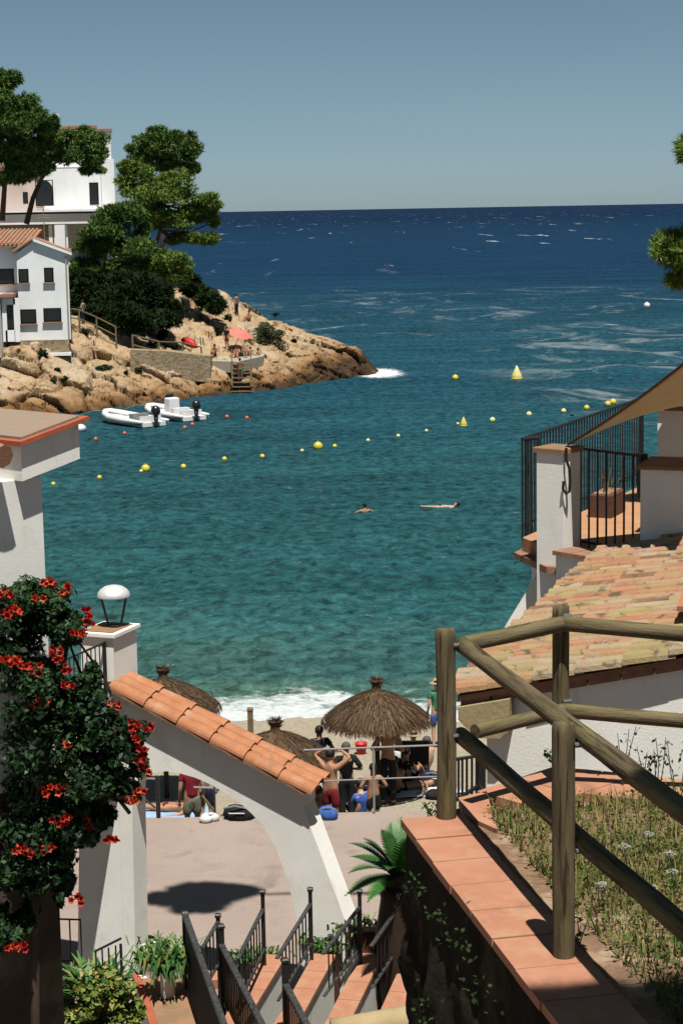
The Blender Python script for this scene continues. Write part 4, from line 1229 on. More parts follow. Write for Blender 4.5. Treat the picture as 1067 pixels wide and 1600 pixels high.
# ================================================================== BEACH FURNITURE
def thatch_umbrella(label, px, py_apex, Y, R0=1.15, za=None, tilt=0.0):
    ap = P(px, py_apex, Y)
    gz = beach_z(ap.x, ap.y) if Y > 35.8 else 1.4
    t = thing('thatched_parasol', label, 'parasol', Vector((ap.x, ap.y, gz)), 'thatched beach parasols')
    rim = ap.z - .62
    MB().tube([(ap.x, ap.y, gz - .3), (ap.x, ap.y, ap.z - .1)], .055, 8).build('pole', M['pole'], t)
    prof = [(.05, ap.z - .02 - gz), (R0 * .5, ap.z - .20 - gz), (R0 * .8, ap.z - .42 - gz), (R0 * .97, rim - gz), (R0 * .95, rim - .06 - gz), (R0 * .5, ap.z - .36 - gz), (.05, ap.z - .2 - gz)]
    core = MB().lathe((ap.x, ap.y, gz), prof, 28).build('canopy', M['thatchcore'], t)
    # thatch straws
    n = 5200
    th = rng.random(n) * 2 * np.pi; u = rng.random(n) ** .6
    r0 = u * R0 * .97; L = rng.uniform(.2, .42, n)
    def hz(r): f = np.clip(r / R0, 0, 1.2); return ap.z - .02 - .10 * f - .50 * f ** 1.7
    jit = rng.normal(0, .10, n)
    p0 = np.stack([ap.x + r0 * np.cos(th), ap.y + r0 * np.sin(th), hz(r0) + rng.uniform(.0, .035, n)], 1)
    r1 = r0 + L * .9; th1 = th + jit * .35
    p1 = np.stack([ap.x + r1 * np.cos(th1), ap.y + r1 * np.sin(th1), hz(np.minimum(r1, R0 * 1.02)) - np.maximum(0, r1 - R0) * 1.3 + rng.normal(.01, .022, n)], 1)
    lim = r1 > R0 * 1.06
    tang = np.stack([-np.sin(th), np.cos(th), np.zeros(n)], 1) * rng.uniform(.006, .016, n)[:, None]
    V = np.stack([p0 - tang, p0 + tang, p1 + tang * .4, p1 - tang * .4], 1)[~lim]
    np_mesh('thatch', V.reshape(-1, 3), 4, np.clip(rng.normal(.5, .3, len(V)), 0, 1), M['thatch'], t)
    # hanging fringe
    m = 900; th = rng.random(m) * 2 * np.pi
    p0 = np.stack([ap.x + R0 * np.cos(th), ap.y + R0 * np.sin(th), rim + rng.uniform(-.02, .03, m)], 1)
    p1 = p0 + np.stack([.05 * np.cos(th), .05 * np.sin(th), -rng.uniform(.05, .16, m)], 1)
    tang = np.stack([-np.sin(th), np.cos(th), np.zeros(m)], 1) * .012
    V = np.stack([p0 - tang, p0 + tang, p1 + tang * .4, p1 - tang * .4], 1)
    np_mesh('fringe', V.reshape(-1, 3), 4, np.clip(rng.normal(.35, .25, m), 0, 1), M['thatch'], t)
    # top knot
    kn = MB().lathe((ap.x, ap.y, ap.z - .06), [(.13, 0), (.10, .10), (.09, .16), (.13, .26), (.05, .28)], 10).build('top_knot', M['thatch'], t)
    m = 260
    d = rand_dirs(m) * np.array([1, 1, .6]) + np.array([.15, 0, .9]); d /= np.linalg.norm(d, axis=1)[:, None]
    p0 = np.array([ap.x, ap.y, ap.z + .10]) + rng.normal(0, .03, (m, 3)); p1 = p0 + d * rng.uniform(.08, .22, m)[:, None]
    s_ = np.cross(d, [0.3, 1, 0]) * .012
    V = np.stack([p0 - s_, p0 + s_, p1 + s_ * .3, p1 - s_ * .3], 1)
    np_mesh('tuft', V.reshape(-1, 3), 4, rng.random(m), M['thatch'], t)
thatch_umbrella('thatched beach parasol standing clear in the middle of the beach', 588, 1078, 39.6)
thatch_umbrella('thatched parasol half hidden behind the start of the orange tile coping', 255, 1060, 40.2, 1.2)
thatch_umbrella('low thatched parasol just behind the lower end of the tile coping', 430, 1142, 37.6, 1.2)

def stake():
    p = bz(392, 1150, 41)
    t = thing('wooden_stake', 'plain wooden stake sticking out of the sand near the surf', 'stake', p)
    top = P(392, 1110, 41).z
    MB().box((p.x, p.y, (p.z - .3 + top) / 2), (.12, .12, top - p.z + .3)).build('shaft', M['wood'], t)
    MB().bevbox((p.x, p.y, top + .03), (.14, .14, .06), 0, .02).build('cap', M['wood'], t)
stake()
def bucket():
    p = bz(564, 1157, 44.0)
    t = thing('bucket', 'small red bucket on the wet sand left of the parasol pole', 'bucket', p)
    MB().lathe(p, [(.10, 0), (.15, .26), (.165, .27), (.14, .26), (.1, .1)], 14).build('pail', M['red'], t, smooth=True)
    MB().tube([p + Vector((.15 * math.cos(a), 0, .26 + .12 * math.sin(a))) for a in [math.pi * i / 8 for i in range(9)]], .01, 5).build('handle', M['white'], t)
bucket()
def beach_chair():
    p = bz(648, 1178, 41.4)
    t = thing('beach_chair', 'black folding beach chair with its back to the camera', 'chair', p)
    for x in (-.3, .3):
        MB().tube([p + Vector((x, -.22, .95)), p + Vector((x, .25, .05))], .018, 6).build('frame', M['iron'], t)
        MB().tube([p + Vector((x, -.25, .03)), p + Vector((x, .45, .36))], .018, 6).build('leg', M['iron'], t)
    MB().slab([p + Vector((-.3, -.2, .93)), p + Vector((.3, -.2, .93)), p + Vector((.3, .08, .30)), p + Vector((-.3, .08, .30))], (0, .03, .012)).build('backrest', M['black'], t)
    MB().slab([p + Vector((-.3, .08, .30)), p + Vector((.3, .08, .30)), p + Vector((.3, .5, .36)), p + Vector((-.3, .5, .36))], (0, 0, .03)).build('seat', M['black'], t)
beach_chair()
def lump(name, label, cat, px, py, Y, size, m, extra=None, z=None):
    p = bz(px, py, Y)
    if z is not None: p.z = z
    t = thing(name, label, cat, p)
    mb = MB()
    for i in range(6):
        o = Vector((random.uniform(-.4, .4) * size[0], random.uniform(-.3, .3) * size[1], size[2] * .4))
        mb.ball(p + o, (size[0] * .38, size[1] * .42, size[2] * random.uniform(.42, .6)), 10)
    mb.build('body', M[m], t, smooth=True)
    if extra == 'bag':
        MB().tube([p + Vector((-size[0] * .35, -size[1] * .2, size[2] * .85)), p + Vector((0, -size[1] * .45, size[2] * 1.05)), p + Vector((size[0] * .4, -size[1] * .2, size[2] * .8))], .018, 6).build('strap', M['greyrub'], t)
        MB().tube([p + Vector((-size[0] * .2, -size[1] * .46, size[2] * .62)), p + Vector((size[0] * .3, -size[1] * .46, size[2] * .6))], .014, 5).build('zip', M['steel'], t)
    elif extra == 'tie':
        MB().ball(p + Vector((0, 0, size[2] * .95)), (size[0] * .16, size[1] * .16, size[2] * .2), 8).build('knot', M[m], t)
    return t
lump('duffel_bag', 'black duffel bag lying at the edge of the paving below the arch', 'bag', 368, 1276, 35.7, (.62, .34, .34), 'black', 'bag', z=1.36)
lump('plastic_bag', 'crumpled white plastic bag left of the black duffel bag', 'bag', 330, 1281, 35.6, (.32, .24, .16), 'whitecloth', 'tie', z=1.4)
lump('beach_bag', 'blue beach bag on the paving edge below the end of the tile coping', 'bag', 513, 1268, 35.7, (.34, .3, .26), 'blue', 'bag', z=1.38)
lump('rucksack', 'dark rucksack on the sand beside the black beach chair', 'bag', 674, 1180, 40.9, (.55, .4, .32), 'navy', 'bag')
lump('clothes_heap', 'dark heap of clothes on the sand by the lying bather', 'clothes', 690, 1192, 39.6, (.5, .4, .2), 'black', 'tie')
lump('towel_heap', 'pale blue towel heap hanging on the rail by the coping end', 'towel', 488, 1238, 36.6, (.26, .3, .75), 'paleblue', 'tie')
def towel(label, px, py, Y, sx, sy, rz, m):
    p = bz(px, py, Y); V = []; F = []; n = 10
    for j in range(n + 1):
        for i in range(n + 1):
            x = (i / n - .5) * sx; y = (j / n - .5) * sy
            q = Matrix.Rotation(rz, 3, 'Z') @ Vector((x, y, 0)) + p
            q.z = beach_z(q.x, q.y) + .05 + .025 * mnoise.noise(q * 4)
            V.append(q)
    for j in range(n):
        for i in range(n):
            a = j * (n + 1) + i; F.append((a, a + 1, a + n + 2, a + n + 1))
    o = MB().add(V, F).build('beach_towel', M[m], smooth=True)
    md = o.modifiers.new('thick', 'SOLIDIFY'); md.thickness = .02
    tag(o, label, 'towel', 'beach towels')
towel('pale blue towel under the sunbather below the arch', 258, 1230, 38.7, 1.9, .9, .1, 'paleblue')
towel('white towel beside the bather lying near the wooden post', 662, 1190, 40.2, 1.6, .8, .3, 'whitecloth')
towel('blue towel left of the parasol pole further up the beach', 596, 1185, 41.2, .9, .7, .2, 'paleblue')

def prom_rail():
    Y0 = 35.9
    a = P(474, 1172, Y0); b = P(690, 1165, Y0 - .2)
    t = thing('steel_guardrail', 'grey steel two-bar guardrail along the beach edge', 'railing', Vector((a.x, Y0, 1.4)))
    MB().tube([P(474, 1172, Y0), P(690, 1164, Y0)], .019, 8).build('rail', M['steel'], t)
    MB().tube([P(486, 1221, Y0), P(690, 1213, Y0)], .015, 8).build('rail', M['steel'], t)
    for px in (583, 700):
        q = P(px, 1170, Y0); MB().tube([(q.x, Y0, 1.3), (q.x, Y0, q.z)], .022, 8).build('post', M['steel'], t)
    c = P(222, 1216, Y0)
    t2 = thing('iron_guardrail', 'short dark guardrail between pier and duffel bag below the arch', 'railing', Vector((c.x, Y0, 1.4)))
    MB().tube([P(215, 1216, Y0 + .1), P(246, 1217, Y0)], .02, 8).build('rail', M['steel'], t2)
    MB().tube([P(303, 1230, Y0), P(334, 1231, Y0)], .02, 8).build('rail', M['steel'], t2)
    q = P(246, 1214, Y0); MB().box((q.x, Y0, (1.3 + q.z) / 2), (.08, .08, q.z - 1.3)).build('post', M['iron'], t2)
    q = P(335, 1229, Y0); MB().tube([(q.x, Y0, 1.3), (q.x, Y0, q.z)], .02, 8).build('post', M['ironworn'], t2)
    MB().tube([P(218, 1242, Y0), P(243, 1262, Y0)], .02, 6).build('brace', M['ironworn'], t2)
    MB().tube([P(316, 1243, Y0 + .3), P(341, 1275, Y0 + .3)], .025, 6).build('brace', M['wood'], t2)
prom_rail()

# ================================================================== ARCH WALL AND PIER
PHI = R(22)
AT = Vector((math.cos(PHI), -math.sin(PHI), 0)); AN = Vector((math.sin(PHI), math.cos(PHI), 0))
AC = P(177, 996, 27.6)
def onarch(px, py, off=0.0):
    d = ray(px, py); o = AC + AN * off
    return CAM_LOC + d * ((o - CAM_LOC).dot(AN) / d.dot(AN))
def arch_wall():
    base = onarch(170, 1515); base.z = 1.4
    t = thing('arch_wall', 'white stucco archway with tall pier on the left and a sloping orange tile coping', 'archway', base)
    TP, TA = .72, .42
    def bottom(px):  # foot of the wall at px, z 1.35
        q = onarch(px, 1500); return Vector((q.x, q.y, 1.35))
    zt = AC.z
    l = bottom(120); r = bottom(179)
    l2 = onarch(128, 995); r2 = AC
    MB().slab([l, Vector((r2.x, r2.y, 1.35)), Vector((r2.x, r2.y, zt)), Vector((l2.x, l2.y, zt))], AN * TP).build('pier', M['stucco'], t)
    # cap
    cl, cr = Vector((l2.x, l2.y, zt)), Vector((r2.x, r2.y, zt))
    c0 = cl - AT * .05 - AN * .05; c1 = cr + AT * .05 - AN * .05
    MB().slab([c0, c1, c1 + AN * (TP + .1), c0 + AN * (TP + .1)], (0, 0, .05)).build('pier_cap', M['stucco'], t)
    h = Vector((0, 0, .052))
    i0 = cl + AN * .04 + h + AT * .0; i1 = cr + h + AN * .04 - AT * .03
    MB().slab([i0, i1, i1 + AN * (TP - .08), i0 + AN * (TP - .08)], (0, 0, .012)).build('cap_tile', M['terra2'], t)
    # arch
    up = [(179, 1071), (477, 1234)]
    intr = [(482, 1577), (475, 1520), (467, 1455), (457, 1405), (444, 1360), (431, 1325), (412, 1291), (392, 1270), (373, 1253), (350, 1238), (330, 1226), (305, 1215), (280, 1208), (262, 1205), (245, 1206), (228, 1211), (214, 1220), (208, 1232), (207, 1250)]
    front = [onarch(*q) for q in up] + [onarch(474, 1262), onarch(525, 1400), onarch(590, 1577)] + [onarch(*q) for q in intr]
    e = bottom(211); s = bottom(180)
    front += [e, Vector((AC.x, AC.y, 1.35)) + AT * .003]
    front[0] = onarch(179.5, 1071)
    front[-1] = Vector((front[0].x, front[0].y, 1.35))
    ob = MB().slab(front, AN * TA).build('arch', M['stucco'], t)
    # coping board, tiles
    A, B = onarch(181, 1077), onarch(482, 1237)
    S = (B - A).normalized(); L = (B - A).length
    upv = AT.cross(S); upv = S.cross(AN).normalized()
    if upv.z < 0: upv = -upv
    brd = MB().slab([A - AN * .17, B - AN * .17, B + AN * (TA + .17), A + AN * (TA + .17)], upv * .045)
    brd.build('coping_board', M['brick'], t)
    fil = MB().slab([A - AN * .12 + upv * .048, B - AN * .12 + upv * .048, B + AN * (TA + .12) + upv * .048, A + AN * (TA + .12) + upv * .048], upv * .022)
    fil.build('coping_mortar', M['stucco'], t)
    tl = MB(); n = 6; el = (L + .12) / n
    for row, off in enumerate((-.045, .225, .47)):
        for k in range(n):
            s0 = -.06 + k * el - (.05 if row else 0) + random.uniform(-.01, .01); s1 = s0 + el + .05
            r0, r1 = .118, .142
            vs = []; m = 9
            for ss, rr, lift in ((s0, r0, .045), (s1, r1, .062)):
                for th in (0, 1):
                    for j in range(m + 1):
                        a = math.pi * j / m
                        q = rr - th * .018
                        vs.append(A + S * ss + AN * (off + -math.cos(a) * q) + upv * (math.sin(a) * q * .85 + lift))
            K = m + 1; fs = []
            for j in range(m):
                fs.append((j, j + 1, 2 * K + j + 1, 2 * K + j)); fs.append((K + j + 1, K + j, 3 * K + j, 3 * K + j + 1))
                fs.append((j + 1, j, K + j, K + j + 1)); fs.append((2 * K + j, 2 * K + j + 1, 3 * K + j + 1, 3 * K + j))
            tl.add(vs, fs)
    tl.build('tile_coping', M['tile'], t, smooth=False)
arch_wall()

def dome_lamp():
    c = AC - AT * .02 + AN * .5; c = Vector((c.x, c.y, AC.z + .05))
    b = P(180, 976, c.y); b.z = AC.z + .06
    top = P(178, 914, b.y); rim = P(178, 931, b.y)
    k = b.y / FPX; r = 26 * k; h = top.z - rim.z
    t = thing('dome_lamp', 'silver half-dome lamp on splayed black legs standing on the white pier', 'lamp', b)
    cx = Vector((rim.x, b.y, rim.z))
    MB().lathe(cx, [(r * 1.0, -.012), (r * 1.02, 0), (r * .97, h * .3), (r * .82, h * .6), (r * .55, h * .86), (r * .25, h * .97), (.01, h), ], 24).build('dome', M['lampmetal'], t, smooth=True)
    for sx, sy in ((-1, -.2), (1, -.2), (0, .9), (-.1, -.9)):
        if sx in (0, -.1): continue
        MB().tube([cx + Vector((sx * r * .78, sy * .1, 0)), Vector((b.x + sx * r * .36, b.y + sy * .1, b.z))], .02, 6).build('leg', M['ironworn'], t)
    MB().lathe(b, [(.11, 0), (.11, .03), (.05, .05)], 12).build('base_plate', M['iron'], t)
    MB().ball(cx + Vector((0, 0, .03)), .07, 8).build('bulb', M['white'], t, smooth=True)
dome_lamp()

def balcony():
    zb = 5.95
    p = onarch(150, 1090); e = onarch(160, 1090)
    t = thing('balcony', 'white balcony slab behind the flowering vine left of the pier', 'balcony', Vector((e.x, e.y, zb)))
    a = Vector((e.x, e.y, zb)) - AN * .004
    MB().slab([a, a - AN * 2.1, a - AN * 2.1 - AT * 2.6, a - AT * 2.6], (0, 0, -.16)).build('slab', M['stucco'], t)
    MB().slab([a - AN * .05, a - AN * 2.15 , a - AN * 2.15 - AT * 2.6, a - AN * .05 - AT * 2.6], (0, 0, .03)).build('floor_tile', M['terra2'], t)
    t2 = thing('balcony_railing', 'black iron balcony railing between the vine and the white pier', 'railing', a)
    q0 = onarch(164, 1004); q1 = q0 - AN * 1.7
    zr = q0.z; zl = onarch(164, 1066).z
    for z in (zr, zl):
        MB().tube([Vector((q0.x, q0.y, z)), Vector((q1.x, q1.y, z))], .018, 6).build('rail', M['iron'], t2)
    for k in range(14):
        q = q0 - AN * (.04 + k * .125)
        MB().tube([Vector((q.x, q.y, zl)), Vector((q.x, q.y, zr))], .010, 5).build('baluster', M['iron'], t2)
    q = q0 - AN * .02
    MB().tube([Vector((q.x, q.y, zb)), Vector((q.x, q.y, zr - .02))], .03, 8).build('post', M['iron'], t2)
    MB().tube([Vector((q.x, q.y, zl)) + AT * .02 + Vector((0, 0, .0)), Vector((q.x, q.y, zl)) + AT * .12 + Vector((0, 0, .02)), Vector((q.x, q.y, zl)) + AT * .16 + Vector((0, 0, -.10)), Vector((q.x, q.y, zl)) + AT * .06 + Vector((0, 0, -.14))], .014, 6).build('scroll', M['iron'], t2)
    # unseen slab added and shaped to cast the shadow edge on the pier
    e = onarch(188, 1212)
    t3 = thing('shadow_slab', 'unseen slab added left of the pier to cast a shadow on it', 'canopy', e)
    a = Vector((e.x, e.y, e.z)) - AN * .004
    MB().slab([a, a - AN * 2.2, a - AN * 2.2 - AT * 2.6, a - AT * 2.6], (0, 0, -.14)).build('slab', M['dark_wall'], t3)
    MB().slab([a - AN * 2.2 + Vector((0, 0, -.14)), a - AN * 2.2 - AT * 2.6 + Vector((0, 0, -.14)), a - AN * 2.2 - AT * 2.6 + Vector((0, 0, .06)), a - AN * 2.2 + Vector((0, 0, .06))], -AN * .08).build('shadow_slab_edge', M['dark_wall'], t3)
balcony()

# ================================================================== LEFT BUILDING AND VINE
LB_F = P(33, 690, 19.0); LB_G = P(123, 656, 19.55); LB_S = LB_G.z - LB_F.z
LB_D = (LB_G - LB_F); LB_D.z = 0; LB_D.normalize(); LB_L = Vector((-LB_D.y, LB_D.x, 0))
def onlb(px, py, off=0.0):
    n = -LB_L; o = LB_F - LB_L * off * -1
    o = LB_F + LB_L * off
    d = ray(px, py)
    return CAM_LOC + d * ((o - CAM_LOC).dot(n) / d.dot(n))
def left_building():
    t = thing('corner_building', 'white building corner with a flat tiled roof edge at the left margin', 'building', Vector((LB_F.x, LB_F.y, 1.4)))
    z = LB_F.z
    F, G = LB_F, LB_G
    up = Vector((0, 0, 1)); FL, GL = F + LB_L * 4, G + LB_L * 4
    def sl(q0, q1, w0, w1, z0, z1, name, m):
        e = (G - F).normalized()
        a_ = F - e * q0 + LB_L * w0 + up * z0; b_ = G + e * q1 + LB_L * w0 + up * z0
        return MB().slab([a_, b_, b_ + LB_L * w1, a_ + LB_L * w1], up * (z1 - z0)).build(name, M[m], t)
    sl(0, 0, 0, 4, -.40, -.03, 'roof_beam', 'stucco')
    sl(.06, .08, -.075, 4.2, -.026, .02, 'roof_edge', 'redtrim')
    sl(.0, .0, -.01, 4, .021, .045, 'roof_tiles', 'pinktile')
    # lower tile lip at the very left
    c = F - LB_D * .35 + LB_L * .05
    lp = MB()
    for k in range(4):
        q = c - LB_D * (.28 * k) + Vector((0, 0, -.02))
        lp.tube([q - LB_L * .22 + Vector((0, 0, -.08)), q + LB_L * .8 + Vector((0, 0, .10))], .12, 8)
    lp.build('lower_tiles', M['redtile'], t)
    # wall
    w = onlb(66, 770, .13)
    w0 = w - LB_D * 6
    MB().prism([(w.x, w.y), (w0.x, w0.y), ((w0 + LB_L * 4).x, (w0 + LB_L * 4).y), ((w + LB_L * 4).x, (w + LB_L * 4).y)], 7.2, z - .40).build('wall', M['stucco'], t)
    MB().prism([(w.x, w.y), (w0.x, w0.y), ((w0 + LB_L * 4).x, (w0 + LB_L * 4).y), ((w + LB_L * 4).x, (w + LB_L * 4).y)], 1.3, 7.2).build('lower_wall', M['dark_wall'], t)  # same wall; the shade below the vine is painted in as brown
    0 and MB().prism([tuple((F - LB_D * .02)[:2]), tuple((F + LB_L * 4)[:2]), tuple((F + LB_L * 4 - LB_D * 1.6)[:2]), tuple((F - LB_D * 1.6 + LB_L * .28)[:2]), tuple((F + LB_L * .28)[:2])], z - .62, z - .16).build('eave_block', M['stucco'], t)
left_building()

def vine():
    blobs = [(25, 945, 52, 55, 0), (70, 955, 45, 48, 0), (15, 1005, 52, 45, .1), (95, 970, 30, 40, 0), (110, 985, 22, 28, 0), (40, 1085, 62, 60, -.25), (105, 1090, 58, 52, -.2), (150, 1130, 46, 45, -.2), (182, 1160, 28, 38, -.2),
             (60, 1170, 72, 75, -.3), (130, 1200, 58, 55, -.2), (172, 1215, 30, 35, -.1), (55, 1280, 62, 58, -.2), (110, 1285, 42, 42, -.2), (30, 1360, 45, 45, -.1), (82, 1350, 32, 40, -.1), (100, 1385, 14, 22, 0), (40, 1435, 20, 22, 0), (140, 1065, 18, 26, 0), (5, 1450, 20, 40, 0)]
    base = onlb(40, 1500, -.4)
    t = thing('trumpet_vine', 'dense dark green vine with orange-red trumpet flowers covering the left wall', 'vine', Vector((base.x, base.y, 1.4)))
    bl = []
    for px, py, rx, ry, dy in blobs:
        c = onlb(min(px, 66), py, -.35)
        Yc = min(c.y, 19.6) + dy
        p = P(px, py, Yc); k = Yc / FPX
        bl.append((p, (rx * k, .42 + .12 * random.random(), ry * k)))
    bl += [(P(px, py, 18.95), (rx * .0063, .2, ry * .0063)) for px, py, rx, ry in ((206, 1148, 20, 24), (214, 1186, 16, 26), (198, 1236, 24, 16), (222, 1140, 10, 14), (150, 1270, 30, 30), (140, 1300, 20, 26), (45, 1230, 60, 50), (60, 1330, 50, 40), (60, 1045, 50, 18))]
    ps, ds = crown_points(bl, 18, 95, .38)
    V, ti = leaves(ps, ds, .075, .036, up=.45, flat=.5, tmean=.42, tsd=.25)
    np_mesh('foliage', V, 4, ti, M['vine'], t)
    # core of inner leaves, tinted dark to paint in the vine's inner shade
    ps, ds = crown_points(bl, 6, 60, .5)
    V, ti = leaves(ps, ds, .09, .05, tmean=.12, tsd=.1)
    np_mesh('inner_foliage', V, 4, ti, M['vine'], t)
    st = MB()
    for k in range(9):
        a = bl[random.randrange(5, len(bl))][0]; b = bl[random.randrange(0, 8)][0]
        st.tube([a + Vector((0, .2, -.3)), a.lerp(b, .5) + Vector((random.uniform(-.2, .2), .25, 0)), b], [.022, .018, .01], 5)
    q = P(30, 1500, base.y + .2)
    st.tube([Vector((q.x, q.y, 1.4)), bl[12][0], bl[4][0]], [.05, .04, .02], 7)
    st.build('stem', M['bark'], t)
    fl = [(21, 953, 5), (74, 908, 5), (105, 925, 3), (140, 968, 6), (137, 950, 2), (121, 992, 4), (87, 1016, 4), (92, 1026, 3), (25, 1030, 5), (8, 1028, 3), (40, 1036, 3), (6, 926, 4), (103, 1040, 2), (58, 1045, 2), (108, 1071, 3), (55, 1099, 2), (71, 1099, 2), (180, 1103, 2),
          (177, 1142, 3), (209, 1135, 5), (214, 1148, 3), (230, 1134, 2), (225, 1175, 5), (218, 1186, 3), (104, 1157, 2), (149, 1194, 2), (228, 1204, 3), (205, 1247, 6), (218, 1237, 3), (76, 1234, 3), (97, 1232, 2), (88, 1285, 2), (108, 1283, 3), (131, 1283, 3), (138, 1293, 3), (174, 1310, 3), (27, 1322, 2), (42, 1332, 3), (76, 1328, 3), (121, 1405, 4), (22, 1484, 4), (36, 1482, 3), (60, 940, 1), (12, 960, 2)]
    for px, py, n in fl:
        c = onlb(min(px, 66), py, -.35)
        Yc = min(c.y, 19.6) - .62 + (.3 if px > 130 else 0)
        p = P(px, py, Yc)
        mb = MB()
        for i in range(n + 1):
            o = p + Vector((random.uniform(-.055, .055), random.uniform(-.05, .05), random.uniform(-.045, .045)))
            ax = Vector((random.uniform(-.7, .9), -1, random.uniform(-.2, .9))).normalized()
            q = ax.to_track_quat('Z', 'Y').to_matrix()
            rr = random.uniform(.030, .043); vs = []; nn = 10
            for r, z in ((.010, -.075), (.016, -.03), (rr * .6, .0), (rr, .012)):
                for kk in range(nn):
                    a = 2 * math.pi * kk / nn
                    rad = r * (1 if z < .01 else (1.15 if kk % 2 == 0 else .72))
                    vs.append(o + q @ Vector((rad * math.cos(a), rad * math.sin(a), z)))
            fs = []
            for lv in range(3):
                for kk in range(nn):
                    fs.append((lv * nn + kk, lv * nn + (kk + 1) % nn, (lv + 1) * nn + (kk + 1) % nn, (lv + 1) * nn + kk))
            mb.add(vs, fs, random.uniform(.1, 1))
        mb.build('flower', M['flower'], t)
vine()

# ================================================================== STAIR AREA
ZW, ZR = 2.6, 3.42
WD = (Pz(487, 1410, ZR) - Pz(433, 1497, ZR)); WD.z = 0; WD.normalize(); WN = Vector((WD.y, -WD.x, 0))
def stair_walls():
    ends = [(416, 1492), (493, 1491), (571, 1481), (646, 1470)]
    labs = ['leftmost terracotta-topped parapet wall of the stair row', 'second terracotta-topped parapet wall from the left, beneath a black railing', 'third terracotta-topped parapet wall, with a dark shadow spot', 'rightmost terracotta-topped parapet wall next to the dark garden wall']
    for e, lab in zip(ends, labs):
        a = Pz(*e, ZW); w = .26
        t = thing('parapet_wall', lab, 'wall', Vector((a.x, a.y, 1.4)), 'parapet walls of the stairs')
        b = a - WD * 6.5
        MB().prism([(a.x, a.y), ((a + WN * w).x, (a + WN * w).y), ((b + WN * w).x, (b + WN * w).y), (b.x, b.y)], 1.3, ZW - .05).build('wall', M['stucco'], t)
        cp = MB(); L = .62
        for k in range(10):
            q = a + WD * .03 - WD * (k * L); q2 = q - WD * (L - .012)
            o0, o1 = -WN * .025, WN * (w + .025)
            cp.slab([q + o0, q + o1, q2 + o1, q2 + o0], (0, 0, -.049))
        cp.build('coping', M['terra'], t)
stair_walls()
def stair_railing(label, post, top_y, r0, r1, kind_='short', nb=8, right=False):
    a = Pz(*r0, ZR); b = Pz(*r1, ZR)
    pb = Vector((a.x, a.y, ZW)); 
    t = thing('stair_railing', label, 'railing', pb, 'black iron stair railings')
    zt = P(post, top_y, a.y).z
    pm = MB(); pm.bevbox((a.x, a.y, (1.4 + zt) / 2), (.055, .055, zt - 1.4), 0, .008); pm.bevbox((a.x, a.y, zt + .02), (.085, .085, .05), 0, .02)
    pm.build('post', M['iron'], t)
    d = (b - a).normalized(); L = (b - a).length
    end = a + d * L
    rot = math.atan2(d.y, d.x)
    for z, s in ((ZR, .055), (ZR - .58, .04)):
        c = a.lerp(end, .5); MB().bevbox((c.x, c.y, z), (L, s, .028), rot, .006).build('rail', M['ironworn'], t)
    n = int(L / .2)
    pr = MB().tube([(a + d * .11) + Vector((0, 0, -.58)), a + d * .11], .012, 6).build('baluster', M['iron'], t)
    for k in range(1, n):
        c = pr.copy(); COL.objects.link(c); c.parent = t; c.location = d * (.2 * k)
        ORIG[c.name] = ORIG[t.name]
for lab, p, ty, r0, r1 in (
    ('short black railing behind the thick handrails', 343, 1432, (341, 1440), (317, 1480)),
    ('black stair railing just right of the round leafy shadow', 411, 1395, (411, 1420), (372, 1498)),
    ('black stair railing in front of the white arch leg', 487, 1391, (485, 1412), (433, 1497)),
    ('black stair railing at the outer foot of the white arch leg', 563, 1394, (562, 1417), (505, 1490)),
    ('black stair railing beside the cycad pot', 633, 1398, (632, 1404), (580, 1478))):
    stair_railing(lab, p, ty, r0, r1)
def handrails():
    for lab, a_px, b_px, solid, posth in (
        ('thick black handrail over a black sheet standing for shade left of the stairs', (289, 1428), (352, 1606), True, 0),
        ('thick worn black handrail in the middle of the stairs', (346, 1476), (412, 1606), False, 30),
        ('thick worn black handrail cut by the bottom of the picture', (446, 1538), (482, 1606), False, 40)):
        z = 3.3
        a = Pz(*a_px, z); b = Pz(*b_px, z); b = b + (b - a) * .5
        t = thing('handrail', lab, 'railing', Vector((a.x, a.y, 1.4)), 'thick handrails of the near stair')
        d = (b - a).normalized(); L = (b - a).length; c = a.lerp(b, .5)
        MB().bevbox((c.x, c.y, z), (L, .085, .05), math.atan2(d.y, d.x), .012).build('rail', M['ironworn'], t)
        zt = z + posth / FPX * a.y
        pm = MB(); pm.bevbox((a.x, a.y, (1.4 + zt) / 2), (.075, .075, zt - 1.4), math.atan2(d.y, d.x), .01); pm.bevbox((a.x, a.y, zt + .02), (.10, .10, .05), math.atan2(d.y, d.x), .02); pm.build('post', M['iron'], t)
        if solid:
            MB().box((c.x, c.y, z - .55), (L - .1, .03, .95), math.atan2(d.y, d.x)).build('shade_sheet', M['black'], t)  # black sheet paints in the shade below this rail
        else:
            MB().box((c.x, c.y, z - .78), (L, .03, .03), math.atan2(d.y, d.x)).build('rail', M['iron'], t)
            for k in range(int(L / .12)):
                q = a + d * (.1 + .12 * k)
                MB().tube([(q.x, q.y, z - .78), (q.x, q.y, z - .02)], .011, 5).build('baluster', M['iron'], t)
handrails()

